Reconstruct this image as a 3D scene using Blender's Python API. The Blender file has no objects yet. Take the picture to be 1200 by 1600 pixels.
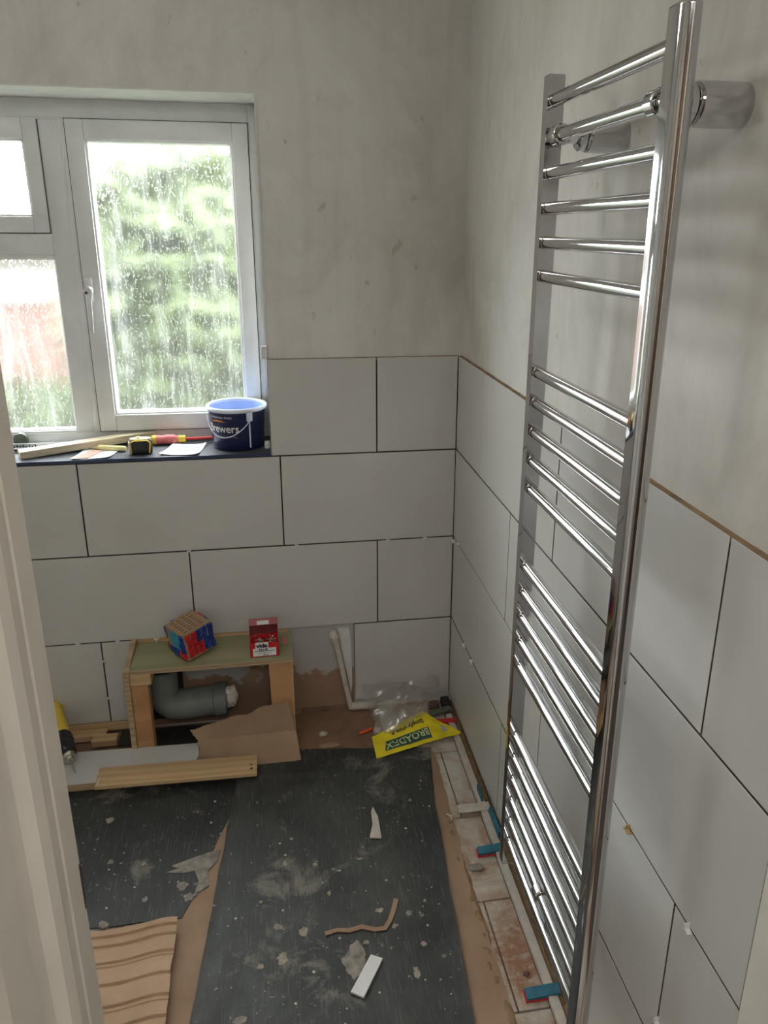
import bpy, bmesh, math, random
from mathutils import Vector, Matrix, noise
random.seed(7)
PI = math.pi
S = bpy.context.scene
C = S.collection
# ------------------------------------------------------------------ camera
CF, CX, CY, CZ, YAW, PIT, ROL = 1197.82, -.56527, -2.33141, 1.61458, .1652, -.31914, .00672
PPX, PPY = 28.046, -43.818
Fv = Vector((math.sin(YAW)*math.cos(PIT), math.cos(YAW)*math.cos(PIT), math.sin(PIT)))
R0 = Vector((math.cos(YAW), -math.sin(YAW), 0)); U0 = R0.cross(Fv)
Rv = R0*math.cos(ROL)+U0*math.sin(ROL); Uv = U0*math.cos(ROL)-R0*math.sin(ROL)
cam = bpy.data.cameras.new('camera'); co = bpy.data.objects.new('camera', cam); C.objects.link(co)
m = Matrix((Rv, Uv, -Fv)).transposed().to_4x4(); m.translation = (CX, CY, CZ); co.matrix_world = m
cam.sensor_width = 36; cam.lens = CF/1600*36; cam.clip_start = .02
cam.shift_x = -PPX/1600; cam.shift_y = PPY/1600
S.camera = co
# ------------------------------------------------------------------ light
W = bpy.data.worlds.new('overcast_sky'); S.world = W; W.use_nodes = True
bg = W.node_tree.nodes['Background']; bg.inputs[0].default_value = (.93, .97, 1, 1); bg.inputs[1].default_value = 13.0
def area(name, loc, rot, sx, sy, power, col=(1, 1, 1), portal=False):
    l = bpy.data.lights.new(name, 'AREA'); l.shape = 'RECTANGLE'; l.size = sx; l.size_y = sy; l.energy = power; l.color = col
    if portal: l.cycles.is_portal = True
    o = bpy.data.objects.new(name, l); C.objects.link(o); o.location = loc; o.rotation_euler = rot
    return o
area('window_portal', (-1.25, .30, 1.45), (-PI/2, 0, 0), 1.35, 1.05, 1, portal=True)
pl = bpy.data.lights.new('added_upper_wall_fill', 'POINT'); pl.energy = 5.2; pl.color = (1, .98, .95); pl.shadow_soft_size = .12  # added fill lamp, no fixture known, brightens the upper walls
po = bpy.data.objects.new('added_upper_wall_fill', pl); C.objects.link(po); po.location = (-1.05, -1.05, 2.14)
area('hall_ceiling_light', (-.5, -2.95, 2.37), (0, 0, 0), .8, .8, 17, (1, .96, .9))
vs = S.view_settings; S.display_settings.display_device = 'sRGB'
vs.view_transform = 'Standard'; vs.look = 'None'; vs.gamma = 1; vs.use_curve_mapping = False; vs.exposure = 0.18

# ------------------------------------------------------------------ materials
class NT:
    def __init__(s, name):
        s.m = bpy.data.materials.new(name); s.m.use_nodes = True; s.t = s.m.node_tree; s.n = s.t.nodes; s.n.clear()
        s.out = s.n.new('ShaderNodeOutputMaterial'); s.tc = s.n.new('ShaderNodeTexCoord')
    def new(s, ty, **k):
        n = s.n.new(ty)
        for a, b in k.items():
            if a.startswith('i_'):
                key = a[2:].replace('_', ' ')
                n.inputs[key].default_value = b
            else: setattr(n, a, b)
        return n
    def l(s, a, b): s.t.links.new(a, b)
    def coord(s, scale=(1, 1, 1), rot=(0, 0, 0), kind='Object'):
        mp = s.new('ShaderNodeMapping'); mp.inputs['Scale'].default_value = scale; mp.inputs['Rotation'].default_value = rot
        s.l(s.tc.outputs[kind], mp.inputs[0]); return mp.outputs[0]
    def noise(s, vec, scale, detail=4, rough=.55, dist=0):
        n = s.new('ShaderNodeTexNoise'); n.inputs['Scale'].default_value = scale; n.inputs['Detail'].default_value = detail
        n.inputs['Roughness'].default_value = rough; n.inputs['Distortion'].default_value = dist; s.l(vec, n.inputs['Vector']); return n.outputs['Fac']
    def ramp(s, fac, stops):
        r = s.new('ShaderNodeValToRGB'); e = r.color_ramp.elements
        while len(e) > 1: e.remove(e[0])
        e[0].position, e[0].color = stops[0][0], c4(stops[0][1])
        for p, c in stops[1:]:
            q = e.new(p); q.color = c4(c)
        s.l(fac, r.inputs[0]); return r.outputs[0]
    def mix(s, f, a, b, blend='MIX'):
        n = s.new('ShaderNodeMix', data_type='RGBA', blend_type=blend)
        for i, v in ((0, f), (6, a), (7, b)):
            if hasattr(v, 'links'): s.l(v, n.inputs[i])
            else: n.inputs[i].default_value = v if i == 0 else c4(v)
        return n.outputs[2]
    def bsdf(s, col, rough=.5, metal=0, bump=None, bs=.3, bd=.002, spec=.5, **k):
        b = s.new('ShaderNodeBsdfPrincipled')
        for key, v in (('Base Color', col), ('Roughness', rough), ('Metallic', metal)):
            if hasattr(v, 'links'): s.l(v, b.inputs[key])
            else: b.inputs[key].default_value = c4(v) if key == 'Base Color' else v
        b.inputs['Specular IOR Level'].default_value = spec
        for key, v in k.items(): b.inputs[key.replace('_', ' ')].default_value = v
        if bump is not None:
            bu = s.new('ShaderNodeBump'); bu.inputs['Strength'].default_value = bs; bu.inputs['Distance'].default_value = bd
            s.l(bump, bu.inputs['Height']); s.l(bu.outputs[0], b.inputs['Normal'])
        s.l(b.outputs[0], s.out.inputs[0]); return b
def c4(c): return (c, c, c, 1) if isinstance(c, (int, float)) else (tuple(c)+(1,))[:4]
def simple(name, col, rough=.5, metal=0, var=.12, scale=40, bs=.15, **k):
    t = NT(name); v = t.coord(); f = t.noise(v, scale)
    dark = tuple(x*(1-var) for x in col); lite = tuple(min(1, x*(1+var)) for x in col)
    t.bsdf(t.ramp(f, [(.3, dark), (.7, lite)]), rough, metal, f, bs, .001, **k); return t.m

def m_plaster():
    t = NT('skimmed_plaster'); v = t.coord((1, 1, .6))
    f1 = t.noise(v, 1.6, 5, .6, .8); f2 = t.noise(v, 6, 6, .65, 1.2); f3 = t.noise(t.coord((9, 9, .7)), 3, 4)
    a = t.ramp(f1, [(.32, (.55, .52, .475)), (.5, (.66, .64, .60)), (.68, (.74, .725, .69))])
    b = t.mix(t.ramp(f2, [(.42, 0.), (.72, .5)]), a, (.77, .75, .72))
    c = t.mix(t.ramp(f3, [(.5, 0.), (.8, .4)]), b, (.56, .53, .46)); c = t.mix(t.ramp(t.noise(t.coord((1.3, 1.3, 1), (.3, .5, .2)), 2.3, 7, .7, 2.), [(.50, 0.), (.68, .40)]), c, (.52, .485, .455))
    sp = t.noise(v, 28, 3, .5); d = t.mix(t.ramp(sp, [(.70, 0.), (.76, .45)]), c, (.36, .27, .21))
    t.bsdf(d, .85, 0, t.noise(v, 22, 6, .7), .18, .003, spec=.3); return t.m
def m_rawplaster():
    t = NT('raw_plaster_patch'); v = t.coord()
    z = t.new('ShaderNodeSeparateXYZ'); t.l(v, z.inputs[0]); f = t.noise(v, 9, 4, .6)
    md = t.new('ShaderNodeMath', operation='MULTIPLY_ADD'); t.l(f, md.inputs[0]); md.inputs[1].default_value = -.32; t.l(z.outputs[2], md.inputs[2])
    c = t.ramp(md.outputs[0], [(.0, (.34, .22, .15)), (.005, (.36, .25, .18)), (.02, (.48, .46, .44))])
    t.bsdf(c, .9, 0, t.noise(v, 30, 5, .7), .3, .003, spec=.2); return t.m
def m_walltile():
    t = NT('matt_grey_white_tile'); v = t.coord(); w = t.noise(t.coord((1, 1, 8)), 18, 3)
    f = t.noise(v, 2.2, 4, .6)
    c = t.ramp(f, [(.3, (.555, .54, .51)), (.7, (.61, .60, .575))])
    k = t.mix(t.ramp(t.noise(v, 14, 5, .7), [(.64, 0.), (.76, .25)]), c, (.52, .47, .41))
    t.bsdf(k, .33, 0, w, .05, .001, spec=.45); return t.m
def m_floortile():
    t = NT('dusty_floor_tile'); v = t.coord()
    f = t.noise(v, 5.5, 5, .62, .6); g = t.noise(v, 34, 5, .7)
    c = t.ramp(f, [(.38, (.60, .57, .52)), (.5, (.47, .39, .31)), (.62, (.32, .17, .10))])
    d = t.mix(t.ramp(g, [(.5, 0.), (.68, .55)]), c, (.60, .57, .53))
    t.bsdf(d, .7, 0, g, .3, .002, spec=.3); return t.m
def m_mat(name='black_rubber_matting', dust=1.):
    t = NT(name); v = t.coord()
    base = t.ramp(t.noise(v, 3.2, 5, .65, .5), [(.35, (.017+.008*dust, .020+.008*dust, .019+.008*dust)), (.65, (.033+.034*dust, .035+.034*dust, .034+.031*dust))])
    scr = t.noise(t.coord((60, 2.0, 1), (0, 0, .06)), 6, 3, .6)
    a = t.mix(t.ramp(scr, [(.56, 0.), (.72, .30)]), base, (.30, .29, .27))
    sm = t.noise(v, 9, 6, .72, .6); big = t.noise(v, 2.1, 2)
    mm = t.new('ShaderNodeMath', operation='MULTIPLY'); t.l(sm, mm.inputs[0]); t.l(big, mm.inputs[1])
    b = t.mix(t.ramp(mm.outputs[0], [(.285-.02*(dust-.5), 0.), (.36-.02*(dust-.5), .42)]), a, (.40, .36, .30))
    fl = t.noise(v, 60, 3, .6); d = t.mix(t.ramp(fl, [(.68, 0.), (.72, .5)]), b, (.50, .46, .39))
    t.bsdf(d, t.ramp(sm, [(.3, .42), (.7, .68)]), 0, t.noise(v, 26, 5, .7), .35, .003, spec=.45); return t.m
def m_wood(name, a, b, dens=1., rot=(0, 0, 0), rough=.65, sc=(1.5, 14, 14)):
    t = NT(name); v = t.coord(sc, rot)
    w = t.new('ShaderNodeTexWave', wave_type='RINGS'); w.inputs['Scale'].default_value = .8*dens; w.inputs['Distortion'].default_value = 5
    w.inputs['Detail'].default_value = 3; t.l(v, w.inputs['Vector'])
    f = t.noise(v, 3, 5, .6); c = t.mix(t.ramp(f, [(.3, 0.), (.7, .6)]), t.ramp(w.outputs['Fac'], [(.2, a), (.8, b)]), b)
    t.bsdf(c, rough, 0, f, .15, .001, spec=.3); return t.m
def m_card(name='brown_cardboard', a=(.30, .195, .125), b=(.40, .275, .185), sc=(120, 1, 1)):
    t = NT(name); v = t.coord()
    st = t.noise(t.coord(sc), 2, 2); f = t.noise(v, 7, 5, .6)
    c = t.ramp(f, [(.3, a), (.7, b)]); d = t.mix(t.ramp(t.noise(v, 16, 5, .7), [(.63, 0.), (.75, .35)]), c, (.50, .44, .38))
    t.bsdf(d, .85, 0, st, .25, .001, spec=.2); return t.m
def m_chrome():
    t = NT('polished_chrome'); v = t.coord(); f = t.noise(v, 12, 4, .7)
    t.bsdf((.60, .60, .61), t.ramp(f, [(.4, .045), (.75, .12)]), 1.0); return t.m
def m_pvc():
    t = NT('white_window_plastic'); v = t.coord(); f = t.noise(v, 8, 5, .6)
    t.bsdf(t.ramp(f, [(.3, (.70, .71, .70)), (.7, (.80, .81, .80))]), .35, 0, f, .05, .001); return t.m
def m_glass():
    t = NT('obscured_window_glass')
    v = t.coord()
    # the pressed pattern of short dashes
    br = t.new('ShaderNodeTexVoronoi', feature='DISTANCE_TO_EDGE', distance='MANHATTAN'); br.inputs['Scale'].default_value = 1
    d0 = t.new('ShaderNodeMix', data_type='VECTOR'); nz = t.new('ShaderNodeTexNoise'); nz.inputs['Scale'].default_value = 20; t.l(v, nz.inputs['Vector'])
    d0.inputs[0].default_value = .012; t.l(v, d0.inputs[4]); t.l(nz.outputs['Color'], d0.inputs[5])
    mp = t.new('ShaderNodeMapping'); mp.inputs['Scale'].default_value = (120, 1, 75); t.l(d0.outputs[1], mp.inputs[0]); t.l(mp.outputs[0], br.inputs['Vector'])
    fine = t.noise(t.coord((160, 1, 60)), 1, 2, .5)
    edge = t.ramp(br.outputs['Distance'], [(.0, 1.), (.10, .0)])
    gate = t.ramp(fine, [(.50, 0.), (.60, 1.)])
    dash = t.mix(1., edge, gate, 'MULTIPLY')
    # long wiped smears of dirt running down the pane
    v2 = t.coord((9, 1, 1.6), (0, .32, 0)); s1 = t.noise(v2, 1.7, 5, .62, 1.6)
    v3 = t.coord((22, 1, 2.2), (0, -.22, 0)); s2 = t.noise(v3, 1.5, 4, .6, .8)
    smear = t.mix(.5, s1, s2)
    sm = t.ramp(smear, [(.42, .04), (.53, .10), (.62, .26)])
    bump = t.new('ShaderNodeBump'); bump.inputs['Strength'].default_value = .7; bump.inputs['Distance'].default_value = .004
    t.l(t.mix(.5, dash, fine), bump.inputs['Height'])
    tr = t.new('ShaderNodeBsdfTransparent'); tr.inputs[0].default_value = (.93, .95, .93, 1)
    rf = t.new('ShaderNodeBsdfRefraction'); rf.inputs['IOR'].default_value = 1.10; rf.inputs['Roughness'].default_value = .36
    rf.inputs[0].default_value = (.95, .97, .95, 1); t.l(bump.outputs[0], rf.inputs['Normal'])
    tl = t.new('ShaderNodeBsdfTranslucent'); tl.inputs[0].default_value = (.36, .37, .36, 1)
    gl = t.new('ShaderNodeBsdfGlossy'); gl.inputs['Roughness'].default_value = .15; t.l(bump.outputs[0], gl.inputs['Normal'])
    def mixs(f, a, b):
        n = t.new('ShaderNodeMixShader')
        if hasattr(f, 'links'): t.l(f, n.inputs[0])
        else: n.inputs[0].default_value = f
        t.l(a, n.inputs[1]); t.l(b, n.inputs[2]); return n.outputs[0]
    x = mixs(.84, tr.outputs[0], rf.outputs[0])
    ds = t.mix(1., t.mix(1., (.25, .25, .25), dash, 'MULTIPLY'), sm, 'ADD')
    x = mixs(ds, x, tl.outputs[0]); x = mixs(.05, x, gl.outputs[0])
    t.l(x, t.out.inputs[0]); return t.m
def m_clearbag():
    t = NT('clear_polythene'); tr = t.new('ShaderNodeBsdfTransparent'); tr.inputs[0].default_value = (.93, .92, .9, 1)
    gl = t.new('ShaderNodeBsdfGlossy'); gl.inputs['Roughness'].default_value = .2
    df = t.new('ShaderNodeBsdfDiffuse'); df.inputs[0].default_value = (.5, .48, .46, 1)
    a = t.new('ShaderNodeMixShader'); a.inputs[0].default_value = .14; t.l(tr.outputs[0], a.inputs[1]); t.l(gl.outputs[0], a.inputs[2])
    b = t.new('ShaderNodeMixShader'); b.inputs[0].default_value = .24; t.l(a.outputs[0], b.inputs[1]); t.l(df.outputs[0], b.inputs[2])
    t.l(b.outputs[0], t.out.inputs[0]); return t.m
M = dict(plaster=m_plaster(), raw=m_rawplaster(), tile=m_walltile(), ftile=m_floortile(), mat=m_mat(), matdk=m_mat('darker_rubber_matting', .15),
    pine=m_wood('pine_timber', (.50, .33, .17), (.62, .43, .24)), ply=m_wood('plywood_edge', (.36, .25, .14), (.50, .37, .23), 2),
    treated=m_wood('green_treated_board', (.27, .27, .15), (.36, .34, .20), .6), redpine=m_wood('red_pine_upright', (.40, .20, .09), (.55, .31, .15), 1, (0, PI/2, 0)),
    ptimber=m_wood('pale_sill_timber', (.55, .47, .33), (.66, .58, .43), 1, sc=(2, 30, 30)),
    card=m_card(), card2=m_card('pale_corrugated_cardboard', (.42, .28, .18), (.55, .385, .26), (1, 90, 1)), carddk=m_card('dark_brown_cardboard', (.20, .12, .075), (.29, .18, .115)),  # carddk is a darker brown of the same cardboard
    chrome=m_chrome(), pvc=m_pvc(), glass=m_glass(), bag=m_clearbag(),
    adhesive=simple('brown_tile_adhesive', (.26, .17, .09), .95, 0, .3, 30, .5), dark=simple('dark_joint', (.05, .038, .03), .95, 0, .3, 60, .4),
    paint=simple('white_gloss_jamb_paint', (.66, .62, .55), .42, 0, .05, 14, .08), reveal=simple('white_reveal_paint', (.70, .69, .66), .6, 0, .06, 25, .25),
    slate=simple('black_sill_membrane', (.06, .065, .08), .6, 0, .4, 220, .6), sedge=simple('dark_blue_sill_edge', (.03, .045, .10), .4, 0, .2, 50),
    navy=simple('navy_printed_plastic', (.008, .014, .07), .28, 0, .12, 20, .03), rim=simple('pale_blue_white_plastic', (.70, .75, .86), .35, 0, .05, 30, .03),
    inner=simple('pale_blue_bucket_lining', (.40, .52, .80), .4, 0, .12, 20, .05), bluepaint=simple('blue_paint', (.08, .30, .75), .35, 0, .4, 40, .3),
    white=simple('white_plastic', (.74, .74, .72), .4, 0, .05, 30, .05), wht=simple('white_print', (.85, .85, .85), .5, 0, .03, 50, 0),
    orange=simple('orange_print', (.80, .28, .03), .5, 0, .1, 50, 0), greyprint=simple('grey_print', (.30, .33, .42), .5, 0, .1, 50, 0),
    yellow=simple('yellow_plastic', (.78, .55, .06), .4, 0, .1, 40, .05), cream=simple('cream_yellow_plastic', (.80, .72, .35), .45, 0, .1, 40, .05), black=simple('black_rubber', (.02, .02, .022), .5, 0, .3, 80, .1),
    red=simple('red_plastic', (.60, .025, .03), .4, 0, .15, 50, .05), pinkred=simple('faded_red_plastic', (.68, .16, .17), .4, 0, .1, 50, .05), steel=simple('brushed_steel', (.55, .52, .47), .3, 1, .1, 80, .05),
    wblue=simple('teal_blue_plastic', (.03, .16, .24), .45, 0, .3, 40, .15), dgreen=simple('grey_green_plastic', (.13, .15, .11), .6, 0, .2, 40, .15), dirtywhite=simple('dusty_white_plastic', (.58, .53, .47), .7, 0, .12, 40, .2),
    paper=simple('white_paper', (.74, .74, .74), .8, 0, .04, 60, .1), ink=simple('pale_grey_ink', (.42, .43, .46), .8, 0, .1, 60, 0), pinkink=simple('salmon_print', (.70, .36, .28), .8, 0, .15, 60, 0),
    grey=simple('grey_soil_pipe', (.17, .19, .175), .5, 0, .18, 12, .1), void=simple('painted_hole_shade', (.03, .026, .022), 1, 0, .4, 20, .5), floor=simple('brown_screed', (.22, .135, .09), .95, 0, .3, 12, .5),
    board=simple('white_faced_board', (.58, .57, .55), .5, 0, .06, 6, .05), blue=simple('blue_plastic', (.02, .06, .30), .4, 0, .3, 60, .1), cyan=simple('cyan_print', (.03, .32, .48), .5, 0, .2, 50, .05),
    kraft=simple('printed_kraft_card', (.38, .25, .15), .85, 0, .12, 90, .1), dkraft=simple('brown_ink', (.22, .13, .08), .85, 0, .1, 60, 0),
    dred=simple('dark_red_card', (.16, .02, .025), .7, 0, .2, 50, .05), pale_red=simple('pale_red_card', (.50, .16, .17), .6, 0, .1, 40, .05), blackink=simple('black_ink', (.02, .02, .02), .7, 0, .1, 40, 0),
    bagyellow=simple('yellow_printed_film', (.80, .66, .02), .3, 0, .12, 18, .3), navyink=simple('dark_green_print', (.03, .10, .07), .5, 0, .1, 50, 0), whitegreen=simple('pale_print', (.62, .66, .30), .5, 0, .1, 50, 0),
    splash=simple('dried_plaster_splash', (.33, .29, .23), .9, 0, .45, 60, .5), crumb=simple('plaster_crumb', (.52, .46, .38), .95, 0, .2, 90, .5), smear=simple('grey_adhesive_smear', (.27, .24, .21), .8, 0, .4, 50, .4), tan=simple('tan_plastic', (.50, .33, .14), .5, 0, .1, 60, .05),
    orangeb=simple('orange_red_plastic', (.75, .09, .02), .4, 0, .1, 60, .05), gold=simple('zinc_yellow_steel', (.55, .50, .38), .3, .9, .1, 80, .05), brick=simple('red_brick', (.15, .088, .074), .9, 0, .3, 25, .4),
    lawn=simple('lawn_grass', (.055, .075, .025), .95, 0, .35, 6, .5), leaf=simple('garden_leaf', (.072, .092, .038), .6, 0, .4, 5, .1), rendered=simple('pale_render', (.085, .078, .066), .9, 0, .15, 3, .2), gap_shade=simple('grey_gap_shade', (.07, .07, .068), .7, 0, .1, 40, .1), tilebody=simple('tile_body_with_adhesive', (.10, .068, .042), .95, 0, .35, 40, .4), bark=simple('bark', (.12, .08, .05), .95, 0, .2, 20, .4),
    hall=simple('hall_wall_paint', (.36, .34, .31), .8, 0, .04, 3, .05), hallfloor=simple('hall_carpet', (.10, .08, .07), 1, 0, .3, 90, .4), clear=None)
t = NT('clear_acrylic'); _b = t.bsdf((.86, .88, .88), .2, 0, Transmission_Weight=.45); M['clear'] = t.m

# ------------------------------------------------------------------ mesh helpers
class MB:
    """collects shapes; build() links them as one mesh object"""
    def __init__(s, *mats): s.bm = bmesh.new(); s.mats = list(mats); s.mi = 0
    def _fin(s, geom_faces, mi):
        for f in geom_faces: f.material_index = s.mi if mi is None else mi
    def box(s, x0, x1, y0, y1, z0, z1, bev=0, seg=1, mi=None, mtx=None):
        r = bmesh.ops.create_cube(s.bm, size=1); vs_ = r['verts']
        mt = Matrix.Translation(((x0+x1)/2, (y0+y1)/2, (z0+z1)/2)) @ Matrix.Diagonal((abs(x1-x0), abs(y1-y0), abs(z1-z0), 1))
        if mtx is not None: mt = mtx @ mt
        bmesh.ops.transform(s.bm, matrix=mt, verts=vs_)
        fs = set(f for v in vs_ for f in v.link_faces)
        s._fin(fs, mi)
        if bev:
            es = set(e for v in vs_ for e in v.link_edges)
            b = bmesh.ops.bevel(s.bm, geom=list(es), offset=bev, segments=seg, affect='EDGES', profile=.5); s._fin(b['faces'], mi)
        return s
    def prism(s, pts, z0, z1, mi=None, mtx=None, top=None):
        """pts: xy outline; z0/z1 numbers or per-point lists"""
        n = len(pts); Z0 = z0 if isinstance(z0, (list, tuple)) else [z0]*n; Z1 = z1 if isinstance(z1, (list, tuple)) else [z1]*n
        tp = top or pts
        a = [Vector((p[0], p[1], z)) for p, z in zip(pts, Z0)]; b = [Vector((p[0], p[1], z)) for p, z in zip(tp, Z1)]
        if mtx is not None: a = [mtx @ q for q in a]; b = [mtx @ q for q in b]
        a = [s.bm.verts.new(q) for q in a]; b = [s.bm.verts.new(q) for q in b]
        fs = [s.bm.faces.new(b), s.bm.faces.new(a[::-1])]
        for i in range(n): fs.append(s.bm.faces.new((a[i], a[(i+1) % n], b[(i+1) % n], b[i])))
        s._fin(fs, mi); return s
    def rings(s, rings, closed=True, cap=True, mi=None, loop=False):
        V = [[s.bm.verts.new(p) for p in r] for r in rings]; n = len(V[0]); fs = []
        rr = list(zip(V, V[1:]+V[:1])) if loop else list(zip(V, V[1:]))
        for a, b in rr:
            for i in range(n if closed else n-1):
                j = (i+1) % n; fs.append(s.bm.faces.new((a[i], a[j], b[j], b[i])))
        if cap and closed and not loop: fs += [s.bm.faces.new(V[0][::-1]), s.bm.faces.new(V[-1])]
        s._fin(fs, mi); return s
    def tube(s, path, r, seg=16, mi=None, cap=True):
        path = [Vector(p) for p in path]; rs = list(r) if isinstance(r, (list, tuple)) else [r]*len(path); out = []; N = None
        P2, R2 = [path[0]], [rs[0]]                      # support loops keep long runs straight in shading
        for a, c, ra, rc in zip(path, path[1:], rs, rs[1:]):
            if (c-a).length > .012 and len(path) < 12:
                for f in (.0008/(c-a).length, 1-.0008/(c-a).length): P2.append(a.lerp(c, f)); R2.append(ra+(rc-ra)*f)
            P2.append(c); R2.append(rc)
        path, rs = P2, R2
        for i, p in enumerate(path):
            d = (path[min(i+1, len(path)-1)]-path[max(i-1, 0)])
            if d.length < 1e-9: d = path[-1]-path[0]
            d.normalize()
            if N is None: N = d.orthogonal().normalized()
            N = (N-d*N.dot(d)).normalized(); B = d.cross(N)
            out.append([p+(N*math.cos(2*PI*k/seg)+B*math.sin(2*PI*k/seg))*rs[i] for k in range(seg)])
        return s.rings(out, mi=mi, cap=cap)
    def lathe(s, prof, seg=48, c=(0, 0, 0), mi=None, cap=False, mtx=None):
        mt = mtx or Matrix.Translation(c)
        return s.rings([[mt @ Vector((r*math.cos(2*PI*k/seg), r*math.sin(2*PI*k/seg), z)) for k in range(seg)] for r, z in prof], mi=mi, cap=cap)
    def grid(s, P, thick=0, mi=None):
        """P[i][j] of Vectors; closed slab of the given thickness"""
        n, k = len(P), len(P[0]); A = [[s.bm.verts.new(p) for p in row] for row in P]; fs = []
        for i in range(n-1):
            for j in range(k-1): fs.append(s.bm.faces.new((A[i][j], A[i+1][j], A[i+1][j+1], A[i][j+1])))
        s.bm.normal_update()
        if thick:
            sg = -1 if sum(v.normal.z for r1 in A for v in r1) < 0 else 1
            B = [[s.bm.verts.new(Vector(p)-v.normal*thick*sg) for p, v in zip(r0, r1)] for r0, r1 in zip(P, A)]
            for i in range(n-1):
                for j in range(k-1): fs.append(s.bm.faces.new((B[i][j], B[i][j+1], B[i+1][j+1], B[i+1][j])))
            bd = [(0, j) for j in range(k)]+[(i, k-1) for i in range(1, n)]+[(n-1, j) for j in range(k-2, -1, -1)]+[(i, 0) for i in range(n-2, 0, -1)]
            for q in range(len(bd)):
                a, b = bd[q], bd[(q+1) % len(bd)]
                fs.append(s.bm.faces.new((A[a[0]][a[1]], A[b[0]][b[1]], B[b[0]][b[1]], B[a[0]][a[1]])))
        s._fin(fs, mi); return s
    def text(s, string, size, fn, mi=None, bold=0, sx=1):
        cu = bpy.data.curves.new('txt', 'FONT'); cu.body = string; cu.size = size; cu.align_x = 'CENTER'; cu.offset = bold; cu.resolution_u = 3
        o = bpy.data.objects.new('txt', cu); C.objects.link(o); dg = bpy.context.evaluated_depsgraph_get(); dg.update()
        me = bpy.data.meshes.new_from_object(o.evaluated_get(dg)); vv = [s.bm.verts.new(fn(v.co.x*sx, v.co.y)) for v in me.vertices]; fs = []
        for p in me.polygons:
            try: fs.append(s.bm.faces.new([vv[i] for i in p.vertices]))
            except ValueError: pass
        s._fin(fs, mi); bpy.data.objects.remove(o); bpy.data.curves.remove(cu); bpy.data.meshes.remove(me); return s
    def build(s, name, parent=None, smooth=None, recalc=True):
        if recalc: bmesh.ops.recalc_face_normals(s.bm, faces=s.bm.faces)
        me = bpy.data.meshes.new(name); s.bm.to_mesh(me); s.bm.free()
        for mm in s.mats: me.materials.append(M[mm])
        if smooth is not None:
            for p in me.polygons: p.use_smooth = True
            me.set_sharp_from_angle(angle=math.radians(smooth))
        o = bpy.data.objects.new(name, me); C.objects.link(o)
        if parent is not None:
            o.parent = parent; o.matrix_parent_inverse = Matrix.Translation(-parent.location)
        return o
def tag(o, label, cat, group=None, kind=None):
    o['label'] = label; o['category'] = cat
    if group: o['group'] = group
    if kind: o['kind'] = kind
    return o
def thing(name, label, cat, loc=(0, 0, 0), group=None):
    o = bpy.data.objects.new(name, None); o.empty_display_size = .05; C.objects.link(o); o.location = loc
    return tag(o, label, cat, group)
def struct(o): o['kind'] = 'structure'; return o
def rotz(a): return Matrix.Rotation(a, 4, 'Z')
def TR(*v): return Matrix.Translation(v)
def frame2(p, q, z=0):
    """matrix: local x along p->q (3D), z up-ish, origin p"""
    p, q = Vector(p), Vector(q); X = (q-p).normalized(); Y = Vector((0, 0, 1)).cross(X).normalized(); Z = X.cross(Y)
    mt = Matrix((X, Y, Z)).transposed().to_4x4(); mt.translation = p; return mt

# ------------------------------------------------------------------ structure
WT = .012                       # tile face stands 12 mm proud of the plaster
RX0, RY0, HC = -2.15, -1.80, 2.40
WX0, WX1, WZ0, WZ1 = -1.93, -.588, .945, 1.969   # window opening
b = MB('plaster')
b.box(WX1, .30, WT, .34, -.05, HC); b.box(RX0-.2, WX0, WT, .34, -.05, HC)
b.box(WX0, WX1, WT, .34, WZ1, HC); b.box(WX0, WX1, WT, .34, -.05, WZ0-.012)
wall_back = struct(b.build('wall_back'))
b = MB('plaster'); b.box(WT, .30, -3.75, WT, -.05, HC); wall_right = struct(b.build('wall_right'))
b = MB('plaster'); b.box(RX0-.2, RX0, -1.95, WT, -.05, HC); struct(b.build('wall_left'))
b = MB('plaster'); b.box(RX0, -.76, -1.95, -1.80, 0, HC); b.box(-.76, WT, -1.95, -1.80, 2.06, HC); struct(b.build('wall_front'))
b = MB('plaster'); b.box(RX0-.2, .3, -3.75, .34, HC, HC+.1); struct(b.build('ceiling'))
b = MB('hall', 'bark'); b.box(-1.45, -1.35, -3.75, -1.95, 0, HC, mi=0); b.box(-1.35, WT, -3.75, -3.65, 0, HC, mi=1); struct(b.build('wall_hall'))  # unseen end wall coloured dark to darken reflections in the chrome
b = MB('hallfloor'); b.box(-1.45, WT, -3.75, -1.86, -.05, .0); struct(b.build('floor_hall'))
b = MB('floor', 'void')
b.box(RX0, WT, -1.86, WT, -.06, -.008)
floor = struct(b.build('floor'))
# reveal lining round the window (soffit, right side), with a rough edge
b = MB('reveal'); b.box(WX0, WX1, WT-.002, .27, WZ1-.004, WZ1); b.box(WX1-.002, WX1+.003, WT-.003, .26, WZ0, WZ1)
b.box(-.606, -.587, .0, .012, 1.247, 1.285, .002)
struct(b.build('trim_1'))
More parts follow.
